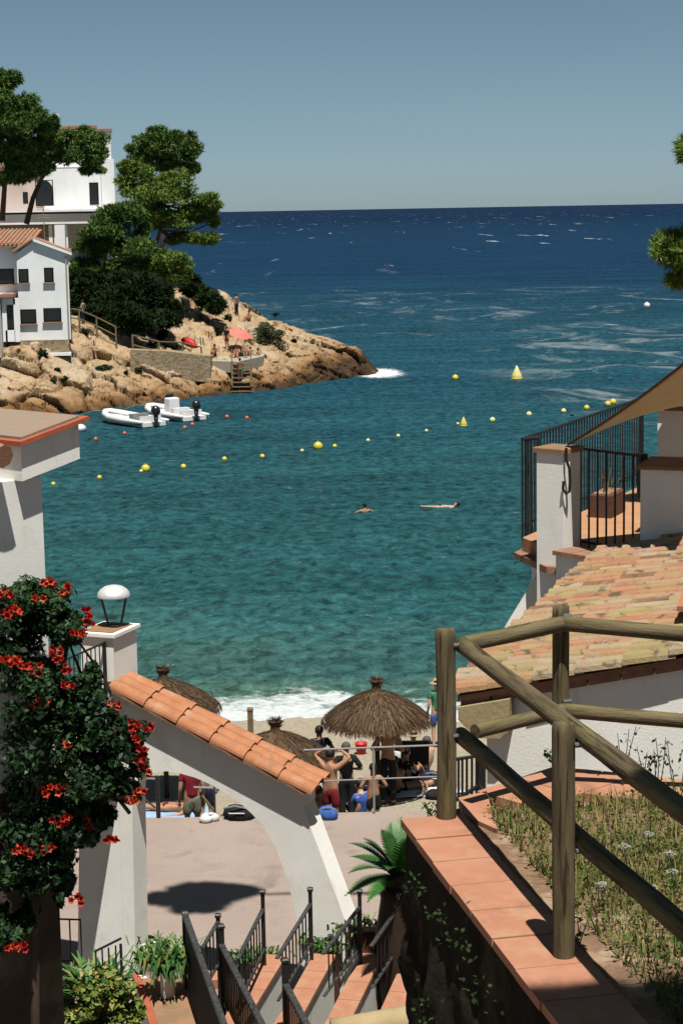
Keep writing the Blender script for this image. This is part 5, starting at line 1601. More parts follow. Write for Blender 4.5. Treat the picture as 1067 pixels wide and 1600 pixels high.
def landing():
    z = 2.2
    pts = [Pz(*q, z) for q in ((208, 1524), (292, 1518), (345, 1640), (250, 1640))]
    t = thing('landing', 'terracotta landing slab at the lower left between the leafy bush and black handrail', 'landing', Vector((pts[0].x, pts[0].y, 1.4)))
    MB().prism([(p.x, p.y) for p in pts], 1.3, z - .004).build('body', M['stucco'], t)
    i = [Pz(*q, z) for q in ((222, 1530), (289, 1523), (338, 1640), (262, 1640))]
    MB().prism([(p.x, p.y) for p in i], z - .003, z + .012).build('floor', M['terra2'], t)
    e = [Pz(*q, z) for q in ((206, 1522), (221, 1529), (261, 1640), (247, 1640))]
    MB().prism([(p.x, p.y) for p in e], z - .003, z + .03).build('edging', M['redtrim'], t)
    for k, (px, py) in enumerate(((310, 1545), (322, 1566), (335, 1590))):
        q = Pz(px, py, 2.0)
        MB().box((q.x + .12, q.y, 1.75), (.5, .34, .9 - .16 * k)).build('step', M['terra'], t)
landing()
def trough():
    b = P(258, 1506, 26.2); b.z = 1.4
    top = P(258, 1482, 26.2).z
    t = thing('planter', 'white rounded planter with pale spiky leaves at the foot of the pier', 'planter', b)
    MB().lathe(b, [(.20, 0), (.27, (top - 1.4) * .5), (.34, (top - 1.4)), (.36, top - 1.36), (.30, top - 1.37), (.26, top - 1.45)], 20, sy=.7).build('pot', M['stucco'], t, smooth=True)
    def spikes(parent, c, n, L, name, m, w=.018, droop=.5, up=.7, sp=.2):
        th = rng.random(n) * 6.283; el = rng.uniform(.15, 1.2, n)
        d = np.stack([np.cos(th) * np.cos(el), np.sin(th) * np.cos(el), np.sin(el)], 1)
        ln = L * rng.uniform(.6, 1.1, n)[:, None]
        p0 = np.array(c) + rng.normal(0, 1, (n, 3)) * np.array([sp, sp * .6, .02])
        p1 = p0 + d * ln * .6; p2 = p0 + d * ln + np.array([0, 0, -droop]) * ln * .6
        s_ = np.cross(d, [0, 0, 1]); s_ /= np.linalg.norm(s_, axis=1)[:, None] + 1e-6; s_ *= w
        q1 = np.stack([p0 - s_, p0 + s_, p1 + s_, p1 - s_], 1); q2 = np.stack([p1 - s_, p1 + s_, p2 + s_ * .15, p2 - s_ * .15], 1)
        ti = rng.random(n)
        np_mesh(name, np.concatenate([q1, q2]).reshape(-1, 3), 4, np.concatenate([ti, ti]), M[m], parent)
    spikes(t, b + Vector((0, 0, top - 1.4)), 190, .26, 'leaves', 'spiky', .014)
    b2 = P(262, 1524, 25.4); b2.z = 1.5
    t2 = thing('potted_plant', 'dark green leafy plant hanging in front of the white planter', 'plant', b2)
    zt = P(262, 1512, 25.4).z
    MB().lathe(b2, [(.08, 0), (.11, zt - 1.55), (.09, zt - 1.57)], 12).build('pot', M['stucco'], t2)
    spikes(t2, b2 + Vector((0, 0, zt - 1.40)), 340, .36, 'leaves', 'cycad', .022, 1.5, sp=.16)
    for px, py, Y, lab in ((512, 1470, 26.3, 'small green plant behind the parapet left of the outer arch leg'), (400, 1488, 26.4, 'small green plant behind the leftmost parapet wall'),
                           (598, 1462, 26.3, 'green plant against the dark trough by the cycad'), (552, 1440, 26.4, 'spiky grey-green plant at the outer foot of the arch leg')):
        c = P(px, py, Y); b3 = Vector((c.x, c.y, 1.4))
        t3 = thing('potted_plant', lab, 'plant', b3, 'small plants along the parapets')
        MB().lathe(b3, [(.14, 0), (.20, c.z - 1.5), (.17, c.z - 1.5)], 12).build('pot', M['claypot'], t3)
        spikes(t3, c + Vector((0, 0, -.08)), 110, .26, 'leaves', 'spiky' if 'grey' in lab else 'cycad', .016, .6)
    # black plant and gate at the pier foot
    b4 = P(165, 1525, 25.6); b4.z = 1.4
    t4 = thing('iron_gate', 'black iron gate leaning by the lit face of the pier', 'gate', b4)
    for px in (150, 160, 170, 181, 189):
        q = P(px, 1475 + abs(px - 189) * .3, 25.6)
        MB().tube([(q.x, 25.6, 1.4), (q.x, 25.6, q.z)], .022 if px in (189,) else .013, 6).build('bar', M['iron'], t4)
    MB().tube([P(148, 1487, 25.6), P(190, 1466, 25.6)], .018, 6).build('rail', M['iron'], t4)
    MB().tube([P(150, 1540, 25.6), P(190, 1535, 25.6)], .018, 6).build('rail', M['iron'], t4)
    b5 = P(150, 1500, 26.2); b5.z = 1.4
    t5 = thing('potted_plant', 'dark spiky plant behind the black gate at the pier foot', 'plant', b5)
    MB().lathe(b5, [(.15, 0), (.22, .45), (.18, .45)], 12).build('pot', M['claypot'], t5)
    spikes(t5, b5 + Vector((0, 0, .5)), 260, .75, 'leaves', 'cycad', .03, .3)
    # little railing in the gap
    a = P(92, 1436, 27.3); b6 = P(127, 1437, 27.3)
    t6 = thing('gap_railing', 'thin black railing seen in the bright gap between dark wall and pier', 'railing', Vector((a.x, 27.3, 1.4)))
    zb = P(100, 1502, 27.3).z
    MB().tube([a, b6], .015, 6).build('rail', M['iron'], t6); MB().tube([Vector((a.x, 27.3, zb)), Vector((b6.x, 27.3, zb))], .015, 6).build('rail', M['iron'], t6)
    for px in (92, 109, 126):
        q = P(px, 1436, 27.3); MB().tube([(q.x, 27.3, 1.4), (q.x, 27.3, q.z)], .013, 6).build('baluster', M['iron'], t6)
    return spikes
SPIKES = trough()

def leafy_bush():
    c = P(150, 1575, 22.0); b = Vector((c.x, c.y, 1.4))
    t = thing('leafy_bush', 'yellow-green variegated bush at the bottom left corner', 'bush', b)
    bl = []
    for px, py, rx, ry in ((110, 1580, 45, 35), (160, 1545, 40, 35), (200, 1575, 30, 45), (150, 1600, 70, 40), (95, 1610, 40, 30), (180, 1620, 60, 30)):
        bl.append((P(px, py, 22.0 + random.uniform(-.2, .2)), (rx * 22 / FPX, .3, ry * 22 / FPX)))
    ps, ds = crown_points(bl, 12, 60, .4)
    V, ti = leaves(ps, ds, .10, .065, up=.5, tmean=.5, tsd=.32)
    np_mesh('foliage', V, 4, ti, M['yellowleaf'], t)
    st = MB()
    for q, r in bl: st.tube([b + Vector((random.uniform(-.1, .1), 0, 0)), q], [.03, .012], 6)
    st.build('stem', M['bark'], t)
leafy_bush()

def cycad():
    c = P(622, 1362, 25.4)
    b = Vector((c.x, c.y, 1.4))
    t = thing('cycad', 'dark green cycad palm in a big brown urn left of the garden wall', 'plant', b)
    zt = c.z - .12; zu = P(622, 1385, 25.4).z
    h = zu - 1.4
    MB().lathe(b, [(.16, 0), (.20, .05), (.30, h * .45), (.33, h * .7), (.25, h * .93), (.27, h), (.22, h), (.2, h * .9)], 20).build('urn', M['darkpot'], t, smooth=True)
    MB().lathe(b + Vector((0, 0, h - .1)), [(.13, 0), (.15, .15), (.10, .30)], 12).build('trunk', M['bark'], t)
    fr = 26
    for k in range(fr):
        th = 2 * math.pi * k / fr * 2.618 + random.uniform(-.2, .2); el = random.uniform(.25, 1.35)
        L = random.uniform(.86, 1.18)
        d = Vector((math.cos(th) * math.cos(el), math.sin(th) * math.cos(el), math.sin(el)))
        base = Vector((c.x, c.y, zu + .14))
        pts = [base + d * (L * f) + Vector((0, 0, -.32 * L * f * f)) for f in [i / 14 for i in range(15)]]
        Vs = []
        for i in range(1, 15):
            p = pts[i]; tg = (pts[i] - pts[i - 1]).normalized()
            sd = tg.cross(Vector((0, 0, 1))).normalized(); u = sd.cross(tg)
            ll = .17 * math.sin(math.pi * min(1, .18 + i / 17)) + .02
            for sg in (-1, 1):
                for sub in (0, .5):
                    pp = p - tg * (L / 14 * sub)
                    e = pp + sd * sg * ll * .82 + tg * ll * .55 + u * ll * .15
                    w = tg * .028
                    Vs += [pp - w, pp + w, e + w * .2, e - w * .2]
        tint = .95 if (k % 9 == 4 and el < .5) else random.uniform(.1, .7)
        f = np_mesh('frond', np.array([tuple(v) for v in Vs]), 4, np.clip(np.full(len(Vs) // 4, tint) + rng.normal(0, .08, len(Vs) // 4), 0, 1), M['cycad'], t)
cycad()
def dark_trough():
    c = P(598, 1452, 26.0)
    t = thing('planter', 'dark rectangular trough behind the parapet next to the cycad urn', 'planter', Vector((c.x, c.y, 1.4)))
    MB().bevbox((c.x, c.y, (1.4 + c.z) / 2), (.62, .28, c.z - 1.4), 0, .02).build('box', M['claypot'], t)
    MB().box((c.x, c.y, c.z + .005), (.54, .2, .012)).build('earth', M['soil'], t)
dark_trough()
def rounded_cap():
    a, b = P(520, 1618, 21.0), P(662, 1592, 21.2)
    t = thing('rounded_wall_cap', 'rounded tan plaster wall cap cut by the bottom edge', 'wall', Vector((a.x, a.y, 1.4)))
    pts = [a.lerp(b, i / 8) for i in range(9)]
    MB().tube(pts, .19, 14).build('cap', M['tan'], t, smooth=True)
    d = (b - a); n = Vector((-d.y, d.x, 0)).normalized() * .15
    MB().prism([tuple((a + n)[:2]), tuple((b + n)[:2]), tuple((b - n)[:2]), tuple((a - n)[:2])], 1.3, a.z - .02).build('wall', M['stucco'], t)
rounded_cap()

# ================================================================== GARDEN TERRACE AND LOG FENCE (right foreground)
ZT = 9.25
GA = Pz(636, 1279, ZT); GB = Pz(856, 1562, ZT)
GD = (GA - GB); GD.z = 0; GD.normalize(); GN = Vector((GD.y, -GD.x, 0))   # GN points right, into the garden
GF = GA - GD * 9.5
G2 = Pz(716, 1246, ZT); GC = Pz(870, 1196, ZT); GE = Pz(1067, 1217, ZT); GE2 = GE + (GE - GC) * 1.6
def garden():
    t = thing('garden_wall', 'dark retaining wall with a terracotta slab coping below the log fence', 'wall', Vector((GA.x, GA.y, 1.4)))
    poly = [GA, G2, GC, GE2, Vector((GE2.x, GF.y, 0)), GF]
    ins = [(p.x, p.y) for p in poly]
    # rough wall face: displaced sheet proud of the core
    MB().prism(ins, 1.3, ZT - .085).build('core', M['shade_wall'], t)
    MB().prism([tuple((p + Vector((.02, -.0, 0)))[:2]) for p in poly], ZT - .084, ZT - .064).build('earth_bed', M['soil'], t)
    V = []; F = []; nx, nz = 150, 130
    for j in range(nz + 1):
        for i in range(nx + 1):
            p = GA - GD * (9.4 * i / nx); z = 1.4 + (ZT - .08 - 1.4) * j / nz
            q = Vector((p.x, p.y, z))
            d = abs(mnoise.noise(q * 2.2)) * .10 + abs(mnoise.noise(q * 5.5)) * .06 + .03 * mnoise.noise(q * 14)
            d *= min(1, (nz - j) / 10)
            V.append(q - GN * (d + .004))
    for j in range(nz):
        for i in range(nx):
            a = j * (nx + 1) + i; F.append((a, a + nx + 1, a + nx + 2, a + 1))
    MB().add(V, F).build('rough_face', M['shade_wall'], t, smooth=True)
    # coping slabs with mortar bed
    bw = .36
    MB().prism([tuple((GA + GN * .01)[:2]), tuple((GA + GN * (bw - .01))[:2]), tuple((GF + GN * (bw - .01))[:2]), tuple((GF + GN * .01)[:2])], ZT - .074, ZT - .012).build('mortar_bed', M['mortar'], t)
    cp = MB(); k = 0; s = 0
    while s < 9:
        L = .41; a = GA - GD * s; b = GA - GD * (s + L - .012)
        z = ZT + random.uniform(-.004, .003)
        o = random.uniform(-.008, .008)
        cp.slab([Vector((*(a - GN * (.04 - o))[:2], z)), Vector((*(a + GN * (bw + o))[:2], z)), Vector((*(b + GN * (bw + o))[:2], z)), Vector((*(b - GN * (.04 - o))[:2], z))], (0, 0, -.05))
        s += L
    cp.build('coping', M['terra'], t)
    # end slab behind the left post
    MB().slab([GA + GN * bw, G2, Pz(760, 1236, ZT), GA + GN * (bw + .12) - GD * .35], (0, 0, -.06)).build('corner_slab', M['terra'], t)
    # back edging of red tiles
    ed = MB()
    for a, b in ((Pz(745, 1236, ZT), GC), (GC, GE2)):
        d = (b - a); L = d.length; d.normalize(); n = Vector((d.y, -d.x, 0)); m = int(L / .32)
        for k in range(m):
            q = a + d * (k * L / m); q2 = a + d * ((k + 1) * L / m - .01)
            dz = Vector((0, 0, -.005 if a is GC else 0)); ed.slab([q + dz, q2 + dz, q2 + n * .52 + dz, q + n * .52 + dz], (0, 0, -.06))
    ed.build('back_edging', M['terra'], t)
    # soil
    A0 = GA + GN * bw; F0 = GF + GN * bw
    nx, ny = 90, 110; V = []; F = []
    for j in range(ny + 1):
        for i in range(nx + 1):
            p = F0.lerp(A0, j / ny) + GN * (4.5 * i / nx)
            z = ZT - .030 + .022 * mnoise.noise(Vector((p.x * 2, p.y * 2, 0))) + .018 * mnoise.noise(Vector((p.x * 7, p.y * 7, 1))) + .03 * min(1, i / 8)
            V.append((p.x, p.y, z))
    for j in range(ny):
        for i in range(nx):
            a = j * (nx + 1) + i
            c = Vector(V[a])
            # stop before the back edging
            if (c - GC).dot(Vector((-(GE - GC).normalized().y, (GE - GC).normalized().x, 0))) < -.25 and (c - GC).dot(Vector((-(GC - G2).normalized().y, (GC - G2).normalized().x, 0))) < -.2:
                F.append((a, a + 1, a + nx + 2, a + nx + 1))
    kind(MB().add(V, F).build('garden_soil', M['soil'], loc=(1.5, 9, ZT), smooth=True), 'structure')
garden()
def in_garden(p, m=.45):
    r = (p - GC).dot(Vector((-(GE - GC).normalized().y, (GE - GC).normalized().x, 0))) < -m and (p - GC).dot(Vector((-(GC - G2).normalized().y, (GC - G2).normalized().x, 0))) < -m
    return r and (p - GA).dot(GN) > .50
def grass():
    pos = []
    while len(pos) < 40000:
        p = GA - GD * random.uniform(0, 6.0) + GN * random.uniform(.42, 3.3)
        if not in_garden(p, .35): continue
        dens = .72 + .75 * mnoise.noise(Vector((p.x * 1.6, p.y * 1.6, 4))) + .3 * ((p - GA).dot(GN) - .6)
        dens -= max(0, (p.y - 11.0)) * .25
        if random.random() > dens: continue
        pos.append((p.x, p.y, ZT - .02))
    pos = np.array(pos); n = len(pos)
    th = rng.random(n) * 6.283; h = rng.uniform(.03, .15, n) * (1 + .5 * (rng.random(n) > .92)); lean = rng.uniform(.1, .9, n)
    d = np.stack([np.cos(th) * lean, np.sin(th) * lean, np.ones(n)], 1) * h[:, None]
    s_ = np.stack([-np.sin(th), np.cos(th), np.zeros(n)], 1) * rng.uniform(.003, .008, n)[:, None]
    V = np.stack([pos - s_, pos + s_, pos + d], 1)
    dryness = np.array([.52 + .30 * mnoise.noise(Vector((p[0] * 2.2, p[1] * 2.2, 9))) + .10 * (p[1] - 10.2) for p in pos])
    ti = np.clip(dryness + rng.normal(0, .2, n), 0, 1)
    # broad leaves of low weeds mixed in
    k = 22000; sel = rng.integers(0, n, k); q = pos[sel] + np.stack([rng.normal(0, .03, k), rng.normal(0, .03, k), rng.uniform(.02, .10, k)], 1)
    L, t2 = leaves(q, rand_dirs(k), .035, .02, up=.9, tmean=.3, tsd=.22)
    V2 = L.reshape(-1, 4, 3)[:, [0, 1, 2]]; V3 = L.reshape(-1, 4, 3)[:, [0, 2, 3]]
    allV = np.concatenate([V.reshape(-1, 3), V2.reshape(-1, 3), V3.reshape(-1, 3)])
    t2 = np.clip(t2 * .6 + .25 * dryness[sel], 0, 1)
    kind(np_mesh('dry_grass', allV, 3, np.concatenate([ti, t2, t2]), M['grass'], loc=(1.5, 9, ZT)), 'stuff')
grass()
def white_flowers():
    for px, py, lab in ((975, 1326, 'white umbel flower highest in the weedy garden'), (1012, 1307, 'white umbel flower near the right end of the upper rail'), (1046, 1337, 'white umbel flower at the right edge of the garden'), (1050, 1366, 'white umbel flower lowest at the right edge'), (1018, 1391, 'wide white umbel flower beside the dark lower rail'), (939, 1386, 'small pinkish white flower head next to the dark rail')):
        c = Pz(px, py, ZT + .16)
        t = thing('wild_flower', lab, 'flower', Vector((c.x, c.y, ZT - .02)), 'white umbel flowers in the garden')
        MB().tube([(c.x + .02, c.y, ZT - .02), (c.x, c.y, c.z)], .004, 5).build('stem', M['weed'], t)
        mb = MB()
        for k in range(26):
            a = random.random() * 6.28; r = math.sqrt(random.random()) * .036
            q = c + Vector((r * math.cos(a), r * math.sin(a), .018 * (1 - (r / .055) ** 2) + random.uniform(0, .006)))
            mb.ball(q, (.006, .006, .004), 5)
            if k % 3 == 0: mb.tube([c - Vector((0, 0, .03)), q], .0016, 4)
        mb.build('umbel', M['whiteflower'], t)
    for px, py, Hh, lab in ((968, 1225, .42, 'tall thin weed with small leaves against the white wall'), (1030, 1228, .34, 'dense tall weed at the right against the white wall'), (1056, 1236, .40, 'tall weed cut by the right picture edge'), (1000, 1228, .3, 'short wispy weed between the taller weeds'), (893, 1480, .16, 'leafy weed at the foot of the nearest fence post'), (675, 1272, .10, 'small tuft at the foot of the left fence post'), (868, 1190, .12, 'tiny weed at the back edging behind the post')):
        c = Pz(px, py, ZT); 
        t = thing('weed', lab, 'plant', c, 'weeds in the garden')
        n = 3 if Hh > .2 else 7
        st = MB(); pts = []
        for k in range(n):
            a = c + Vector((random.uniform(-.03, .03), random.uniform(-.03, .03), -.02)); b = a + Vector((random.uniform(-.09, .09), random.uniform(-.05, .05), Hh * random.uniform(.7, 1.05)))
            st.tube([a, a.lerp(b, .5) + Vector((random.uniform(-.02, .02), 0, 0)), b], [.004, .003, .002], 4)
            for q in range(int(9 if Hh > .2 else 6)): pts.append(tuple(a.lerp(b, random.uniform(.3, 1)) + Vector((random.uniform(-.03, .03), random.uniform(-.02, .02), 0))))
        st.build('stem', M['weed'], t)
        V, ti = leaves(np.array(pts), rand_dirs(len(pts)), .038, .022, up=.6)
        np_mesh('leaves', V, 4, ti, M['weed'], t)
white_flowers()
def creepers():
    for (px, py, rx, ry), lab in (((730, 1430, 32, 30), 'patch of creeper leaves highest on the dark retaining wall'), ((765, 1465, 25, 35), 'patch of creeper leaves in the middle of the dark retaining wall'), ((795, 1535, 35, 30), 'patch of creeper leaves low on the dark wall near the coping tip'), ((710, 1570, 30, 40), 'patch of creeper leaves at the lower edge of the dark wall'), ((690, 1380, 14, 14), 'small leaf tuft under the coping of the dark wall')):
        d = ray(px, py); c = CAM_LOC + d * ((GA - CAM_LOC).dot(GN) / d.dot(GN)) - GN * .1
        k = c.y / FPX; dd = max(.4, abs(GD.x))
        n = 34
        ps = np.array([tuple(c + GD * random.gauss(0, rx * k * 1.3) + Vector((0, 0, random.gauss(0, ry * k * .55))) - GN * random.uniform(0, .14)) for _ in range(n)])
        t = thing('wall_creeper', lab, 'plant', c, 'creeper patches on the garden wall')
        V, ti = leaves(ps, rand_dirs(n), .035, .022, up=.5, tmean=.5)
        np_mesh('foliage', V, 4, ti, M['bush'], t)
        0 and MB().tube([c + GD * .2 + GN * .05, c, c - GD * .2 - Vector((0, 0, .2)) + GN * .05], .0035, 5).build('stem', M['bark'], t)
creepers()

def log_fence():
    LP_, RP_ = Pz(698, 1277, ZT), Pz(880, 1492, ZT)
    bt = P(875, 946, 12.2)
    BP_ = Vector((bt.x, 12.20, ZT))
    t = thing('log_fence', 'weathered round-log fence around the weedy garden', 'fence', LP_)
    def log(a, b, r, name, n=18, seg=28, parent=t):
        a, b = Vector(a), Vector(b); L = (b - a).length; pts = []; rad = []
        seed = Vector((random.uniform(0, 50), 0, 0))
        for i in range(seg + 1):
            z = L * i / seg
            pts.append(Vector((.006 * mnoise.noise(seed + Vector((0, 0, z * 1.3))), .006 * mnoise.noise(seed + Vector((7, 0, z * 1.3))), z)))
            rad.append(r * (1 + .06 * mnoise.noise(seed + Vector((3, 0, z * 2.5)))))
        if name == 'post':
            pts += [Vector((0, 0, L + .008))]; rad[-1] = r * .98; rad += [r * .86]
        mb = MB().tube(pts, rad, n)
        for i, v in enumerate(mb.v):
            an = math.atan2(v.y, v.x); k = 1 + .045 * mnoise.noise(seed + Vector((math.cos(an) * 2, math.sin(an) * 2, v.z * .7)))
            mb.v[i] = Vector((v.x * k, v.y * k, v.z))
        o = mb.build(name, M['logs'], loc=(0, 0, 0), smooth=True)
        for pl in o.data.polygons:
            if len(pl.vertices) > 4: pl.use_smooth = False
        o.location = a - ORIG[parent.name]
        q = (b - a).to_track_quat('Z', 'Y'); o.rotation_mode = 'QUATERNION'; o.rotation_quaternion = q
        o.parent = parent; ORIG[o.name] = a
        return o
    zl = P(698, 984, LP_.y).z; zr = P(880, 1131, RP_.y).z
    log(LP_ - Vector((0, 0, .06)), Vector((LP_.x, LP_.y, zl)), .061, 'post')
    log(RP_ - Vector((0, 0, .06)), Vector((RP_.x, RP_.y, zr)), .058, 'post')
    zb = P(875, 948, BP_.y).z
    log(BP_ - Vector((0, 0, .06)), Vector((BP_.x, BP_.y, zb)), .056, 'post')
    # front run rails, bolted on the garden side of the posts
    ro = GN * .118
    a1 = P(726, 1010, LP_.y + .02); r1 = P(906, 1153, RP_.y)
    a1.x = (LP_ + ro).x; r1.x = (RP_ + ro).x - .006
    def run(p, q, ext0, ext1): d = (q - p).normalized(); return p - d * ext0, q + d * ext1
    A, B = run(a1, r1, .05, 3.0); log(A, B, .052, 'rail')
    a2 = P(738, 1154, LP_.y + .02); r2 = P(906, 1318, RP_.y); a2.x = (LP_ + ro).x; r2.x = r1.x
    A, B = run(a2, r2, .10, 3.0); log(A, B, .052, 'rail')
    # back run rails
    E = P(1067, 991, BP_.y - .25); p0 = P(722, 1008, LP_.y + .12); c0 = P(878, 974, BP_.y - .10)
    log(p0, c0, .05, 'rail'); A, B = run(c0, E, 0.0, 1.6); log(A, B, .05, 'rail')
    E = P(1067, 1126, BP_.y - .25); p0 = P(742, 1143, LP_.y + .12); c0 = P(880, 1110, BP_.y - .10)
    log(p0, c0, .047, 'rail'); A, B = run(c0, E, 0.0, 1.6); log(A, B, .047, 'rail')
    for px, py, Y in ((713, 1008, LP_.y - .03), (712, 1150, LP_.y - .03), (903, 1164, RP_.y - .05), (905, 1330, RP_.y - .05), (884, 962, BP_.y - .09), (884, 1096, BP_.y - .09)):
        c = P(px, py, Y)
        MB().tube([c - GN * .02, c + GN * .035], .014, 8).build('bolt', M['galv'], t)
log_fence()
def garden_gate_rail():
    Y = 13.3
    t = thing('iron_fence_panel', 'small black iron fence panel just right of the left log post', 'fence', P(735, 1240, Y))
    for px in (716, 722, 729, 737, 744):
        a = P(px, 1186, Y); b = P(px, 1250, Y); MB().tube([a, b], .010, 6).build('bar', M['iron'], t)
    a = P(752, 1165, Y); b = P(752, 1250, Y); MB().tube([a, b], .032, 8).build('post', M['iron'], t)
    MB().tube([P(712, 1186, Y), P(754, 1180, Y)], .014, 6).build('rail', M['iron'], t)
    MB().tube([P(712, 1250, Y), P(750, 1226, Y)], .016, 6).build('brace', M['iron'], t)
garden_gate_rail()

# ================================================================== RIGHT HOUSE
ZE = 9.15
E0, E1 = Pz(714, 1084, ZE), Pz(944, 868, ZE)
EU = (E1 - E0); EL = EU.length; EU.normalize(); EV = Vector((EU.y, -EU.x, 0))
def onverge(px, py, off=0.0):
    o = E0 + EU * off; d = ray(px, py)
    return CAM_LOC + d * ((o - CAM_LOC).dot(EU) / d.dot(EU))
_q = onverge(1067, 1024); _tt = (_q - E0).dot(EV); SL = (_q.z - ZE) / _tt
def roof_pt(u, v, h=0.0):
    return E0 + EU * u + EV * v + Vector((0, 0, SL * v + h))
def right_house():
    t = thing('tiled_house', 'white house with a weathered yellow and orange barrel-tile roof behind the log fence', 'house', Vector((E0.x, E0.y, 1.4)))
    W = 4.2; UL = EL + .3
    # walls: gable front and eave side
    g0 = .085; v0 = .22
    def wp(u, v, z): q = E0 + EU * u + EV * v; return Vector((q.x, q.y, z))
    poly = [wp(g0, v0, 1.3), wp(g0, W + 2, 1.3), wp(g0, W + 2, roof_pt(0, W + 2).z - .07), wp(g0, v0, roof_pt(0, v0).z - .07)]
    MB().slab(poly, EU * (UL - .4)).build('wall', M['stucco'], t)
    MB().slab([roof_pt(0, 0, -.065), roof_pt(UL, 0, -.065), roof_pt(UL, W + 2, -.065), roof_pt(0, W + 2, -.065)], (0, 0, .045)).build('roof_deck', M['brick'], t)
    # verge course of tiles under the edge
    vb = MB()
    for k in range(22):
        a = roof_pt(.03, .02 + k * .26, -.07); b = roof_pt(.03, .02 + k * .26 + .24, -.07)
        vb.slab([a, b, b + EU * .12, a + EU * .12], (0, 0, -.05))
    vb.build('verge_course', M['brick'], t)
    tl = MB(); sp = .215; n = int(UL / sp); ex = .36
    for c in range(n + 1):
        u = .04 + c * sp
        m = int((W + 1.5) / ex)
        drift = random.uniform(-.012, .012)
        for r in range(m):
            v = -.10 + r * ex + random.uniform(-.018, .018); v1 = v + ex + .05
            for typ in ((0, 1) if c < n else (0,)):
                uu = u + (sp / 2 if typ else 0) + drift + random.uniform(-.006, .006)
                jz = random.uniform(-.008, .012); rr0, rr1 = (.092, .074) if typ == 0 else (.080, .098)
                vs = []; mm = 7
                for vv, rr, lift in ((v, rr0, .038 if typ == 0 else .012), (v1, rr1, .018 if typ == 0 else .0)):
                    for th in (0, .016):
                        for j in range(mm + 1):
                            a = math.pi * j / mm
                            hh = math.sin(a) * (rr - th) * (1.05 if typ == 0 else -.75) + jz + (0 if typ == 0 else .075)
                            vs.append(roof_pt(uu - math.cos(a) * (rr - th), vv, hh + lift - .02 - (0 if typ == 0 else th)))
                K = mm + 1; fs = []
                for j in range(mm):
                    fs += [(j, j + 1, 2 * K + j + 1, 2 * K + j), (K + j + 1, K + j, 3 * K + j, 3 * K + j + 1), (j + 1, j, K + j, K + j + 1), (2 * K + j, 2 * K + j + 1, 3 * K + j + 1, 3 * K + j)]
                tn = min(1, max(0, random.gauss(.45, .28) + (.15 if c < 3 else 0) * 0))
                if c < 3: tn = random.uniform(.62, .9)
                else: tn = min(1, max(0, tn + .35 * mnoise.noise(Vector((c * .35, r * .6, 3)))))
                tl.add(vs, fs, tn)
    tl.build('roof', M['oldtile'], t)
    # curved corner bracket under the eave
    cb = MB()
    a = wp(g0 - .14, .02, ZE - .10)
    cb.slab([a, a + EV * .42 + Vector((0, 0, SL * .42)), a + EV * .42 + Vector((0, 0, -.16)), a + EV * .34 + Vector((0, 0, -.23)), a + EV * .15 + Vector((0, 0, -.24)), a + Vector((0, 0, -.10))], EU * .138)
    cb.build('eave_bracket', M['tan'], t)
    # chimney block
    q = P(1050, 968, 18.0); 
    d = ray(1042, 980)
    # intersect with roof plane
    nrm = EU.cross(EV + Vector((0, 0, SL))).normalized()
    h = CAM_LOC + d * ((E0 - CAM_LOC).dot(nrm) / d.dot(nrm))
    rz = math.atan2(EU.y, EU.x)
    MB().box(h + EV * .52 + Vector((0, 0, .02)), (.55, .6, .34), rz).build('chimney', M['stucco'], t)
    MB().slab([h + EV * .12 + EU * -.30 + Vector((0, 0, .20)), h + EV * .94 + EU * -.30 + Vector((0, 0, .24)), h + EV * .94 + EU * .32 + Vector((0, 0, .38)), h + EV * .12 + EU * .32 + Vector((0, 0, .34))], (0, 0, .045)).build('chimney_cap', M['redtile'], t)
right_house()

